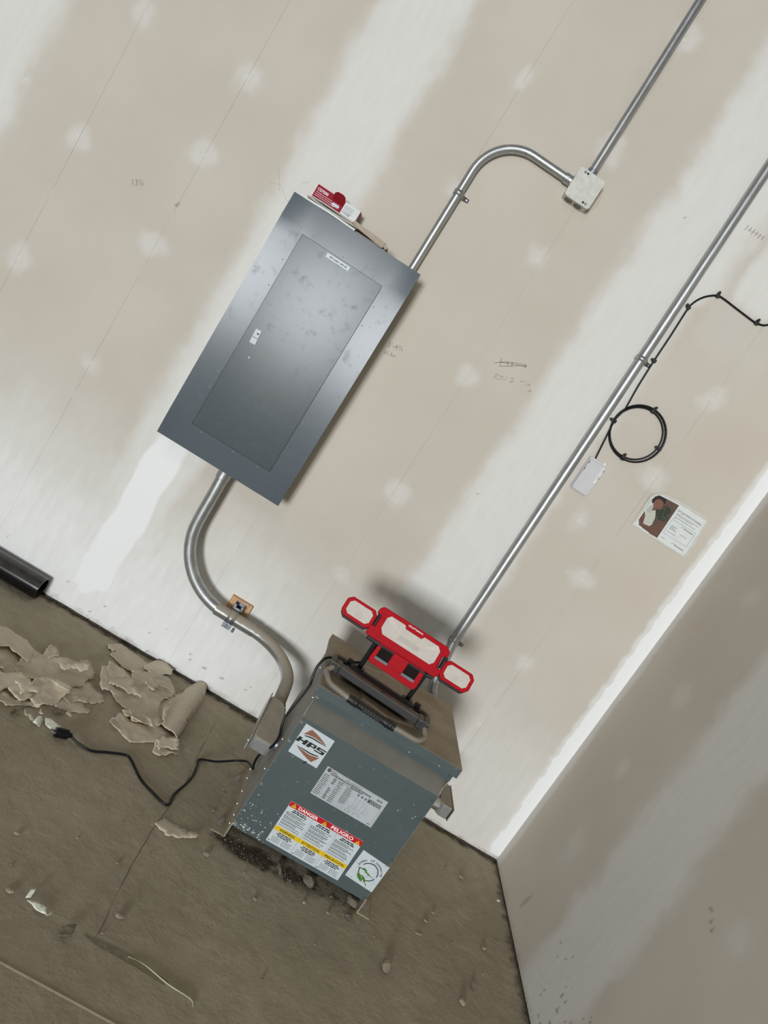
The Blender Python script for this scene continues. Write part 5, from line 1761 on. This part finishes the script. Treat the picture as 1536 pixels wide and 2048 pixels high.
for a, b, w1, h1 in ((-13.0, 62.98, .22, .07), (-12.4, 62.95, .2, .07), (-12.62, 62.32, .36, .09), (-12.66, 62.6, .14, .06)):
    poly(bm, [(a - w1 / 2, b), (a, b + h1 / 2), (a + w1 / 2, b), (a, b - h1 / 2)], fy_(0.075))
obj('facial_features', bm, 'hair', pic)
bm = BM()
text(bm, "Let's get down to business.", -9.75, -5.45, 63.45, 63.98, fy_(0.056))
text(bm, 'TELUS business', -7.35, -5.65, 61.75, 61.98, fy_(0.056), 0.02)
text(bm, 'TELUS business', -7.1, -5.35, 58.98, 59.2, fy_(0.056), 0.02)
for x, z in ((-7.75, 61.85), (-7.5, 59.08)):
    stroke(bm, [(x, z - 0.08), (x + 0.1, z + 0.05), (x + 0.32, z + 0.14)], 0.05, fy_(0.056))
obj('lettering', bm, 'black_print', t)
bm = BM()
rr = random.Random(6)
for z, x1 in ((63.18, -5.6), (62.98, -6.7), (62.62, -5.9), (62.42, -9.2), (61.3, -8.1), (61.1, -8.4), (60.92, -8.2), (60.74, -7.9), (60.25, -7.6), (59.05, -8.7)):
    bars(bm, -9.6 if z > 62 else (-9.2 if z > 60 else -9.45), x1, z, 0.07, fy_(0.056), rr, 0.06, 0.12, 0.4)
bars(bm, -7.3, -6.0, 60.8, 0.06, fy_(0.056), rr)
obj('small_print', bm, 'grey_print', t)
bm = BM()
stroke(bm, [(-9.63, 62.15), (-5.41, 62.25), (-5.28, 59.84), (-9.51, 59.72), (-9.63, 62.15)], 0.035, fy_(0.056))
obj('frame_line', bm, 'grey_print', t)

# ------------------------------------------------------------------ crumbs and stones


def stone(x, y, a, b, seed, label, mat='stone', z=0.0, group='concrete crumbs on the floor', flat=0.6, cat='stone', name='stone'):
    R = random.Random(seed)
    bm = BM()
    bmesh.ops.create_icosphere(bm, subdivisions=2, radius=1.0)
    ax = [Vector((R.gauss(0, 1), R.gauss(0, 1), R.gauss(0, 1))).normalized() for _ in range(7)]
    ct = [R.uniform(0.55, 0.85) for _ in range(7)]
    h = min(a, b) * flat
    an = R.uniform(-0.4, 0.4)
    for v in bm.verts:
        p_ = v.co.copy()
        for n_, c_ in zip(ax, ct):
            d = p_.dot(n_)
            if d > c_:
                p_ -= n_ * (d - c_)
        px, py = p_.x * a, p_.y * b
        v.co = Vector((x + px * math.cos(an) - py * math.sin(an), y + px * math.sin(an) + py * math.cos(an), z + h * 0.8 + p_.z * h))
    lo = min(v.co.z for v in bm.verts)
    for v in bm.verts:
        v.co.z += z + 0.005 - lo
    return obj(name, bm, mat, label=label, cat=cat, group=group, loc=(x, y, z))


ST = [(-20.78, -35.5, .75, 1.15, 'largest pale stone on the open floor right of the transformer front'),
      (-10.15, -34.23, .52, .75, 'rounded stone nearest the bottom right of the floor'),
      (-8.15, -30.59, .34, .62, 'narrow upright stone between the bottom stone and the right wall'),
      (-5.51, -22.61, .42, .5, 'roundish stone close to the right wall'),
      (-13.55, -21.52, .38, .3, 'upper of two small stones in the middle of the right floor'),
      (-14.83, -23.81, .48, .28, 'lower of two small stones in the middle of the right floor'),
      (-15.95, -26.99, .68, .16, 'flat sliver of concrete below the two small stones'),
      (-7.81, -10.03, .55, .34, 'flat long stone nearest the wall corner'),
      (-10.58, -9.79, .26, .36, 'small stone left of the flat long stone near the corner'),
      (-32.41, -32.74, .28, .28, 'small white crumb on the floor in front of the danger label'),
      (-29.08, -32.29, .3, .26, 'small crumb cluster in front of the leaf sticker'),
      (-45.48, -33.95, .45, .36, 'pale stone in front of the left transformer foot'),
      (-51.15, -47.9, .55, .36, 'pale stone beside the lower end of the floor joint'),
      (-53.8, -41.95, .24, .22, 'small pale crumb left of the floor joint'),
      (-38.38, -36.38, .3, .34, 'small stone on open floor below the danger label'),
      (-61.07, -51.44, .46, .3, 'stone at the left frame edge near the tape scraps'),
      (-35.43, -46.19, .22, .22, 'tiny crumb alone at the bottom centre of the floor'),
      (-63.89, -45.08, .32, .24, 'dark crumb at the left side of the open floor'),
      (-46.16, -21.72, .34, .16, 'pale chip between the two left anchor bolts'),
      (-46.64, -26.05, .26, .18, 'crumb outside the left foot beside the front bolt')]
for i, (x, y, a, b, lb_) in enumerate(ST):
    stone(x, y, a, b, 100 + i, lb_)
PEA = [(-3.21, -4.08, 'pea-sized crumb closest to the wall corner'), (-3.23, -19.89, 'left one of two pea-sized crumbs by the foot of the right wall'), (-2.79, -19.94, 'right one of two pea-sized crumbs by the foot of the right wall'),
       (-4.46, -15.61, 'pea-sized crumb above the two by the right wall'), (-10.73, -25.2, 'thin pea-sized crumb between the two small stones and the right wall'), (-22.59, -31.78, 'pea-sized crumb just right of the right transformer foot'),
       (-19.4, -29.15, 'pea-sized crumb left of the flat concrete sliver'), (-51.33, -38.4, 'pea-sized crumb right beside the upper part of the floor joint'), (-62.41, -48.71, 'pea-sized crumb above the stone at the left frame edge'),
       (-51.82, -50.56, 'pea-sized crumb at the very lower end of the floor joint'), (-58.75, -41.61, 'pea-sized crumb in the middle of the left open floor'), (-44.9, -31.2, 'pea-sized crumb off the front end of the left foot'),
       (-18.2, -16.4, 'pea-sized crumb right of the transformer side'), (-30.2, -38.0, 'pea-sized crumb on the open floor in front of the leaf sticker'), (-8.9, -17.4, 'pea-sized crumb between the corner stones and the roundish stone'),
       (-6.3, -27.6, 'pea-sized crumb above the narrow upright stone'), (-40.4, -33.4, 'pea-sized crumb in front of the yellow warning stripe'), (-55.6, -36.2, 'pea-sized crumb left of the lone paper scrap')]
for i, (x, y, lb_) in enumerate(PEA):
    stone(x, y, .15, .15, 200 + i, lb_, group='pea-sized crumbs')
stone(-32.46, -29.5, .85, .95, 300, 'grey concrete chunk under the middle of the transformer front edge', 'stone_grey', flat=0.8, group='concrete chunks under the transformer')
stone(-26.3, -28.9, .85, 1.0, 301, 'grey concrete chunk against the right transformer foot', 'stone_grey', flat=0.9, group='concrete chunks under the transformer')
stone(-26.3, -31.0, .55, .5, 302, 'grey concrete chunk lying in front of the right transformer foot', 'stone_grey', flat=0.5, group='concrete chunks under the transformer')
stone(-36.4, -29.6, .25, 1.2, 303, 'long thin concrete splinter under the transformer front', 'stone_grey', flat=1.2, group='concrete chunks under the transformer')
bm = BM(); box(bm, -1.25, -0.8, -10.3, -10.05, 0.0, 0.18)
bmesh.ops.rotate(bm, verts=bm.verts, cent=Vector((-1.03, -10.18, 0)), matrix=Matrix.Rotation(0.5, 3, 'Z'))
obj('drywall_chip', bm, 'chalk', label='tiny bright white chip at the foot of the right wall', cat='chip', loc=(-1.03, -10.18, 0))
# grit nobody could count
bm = BM()
R = random.Random(44)


def grit(x, y, s):
    v = [bm.verts.new((x + R.uniform(-s, s), y + R.uniform(-s, s), 0.0)) for _ in range(3)]
    w_ = bm.verts.new((x, y, s * R.uniform(0.7, 1.4)))
    for a, b in ((0, 1), (1, 2), (2, 0)):
        bm.faces.new((v[a], v[b], w_))


for i in range(330):
    x = R.uniform(-46, -25.5)
    grit(x, R.gauss(-30.2, 1.2), R.uniform(0.03, 0.16) * (1 if R.random() < 0.85 else 1.7))
for i in range(260):
    grit(R.uniform(-58, -1), R.uniform(-50, -1), R.uniform(0.03, 0.09))
for i in range(200):
    grit(R.uniform(-110, -1), -abs(R.gauss(0, 0.9)) - 0.1, R.uniform(0.03, 0.12))
for i in range(120):
    grit(-abs(R.gauss(0, 1.2)) - 0.1, R.uniform(-45, -1), R.uniform(0.03, 0.10))
obj('floor_grit', bm, 'stone_grey', label='fine concrete grit scattered on the floor along walls and under the transformer', cat='grit', kind='stuff')
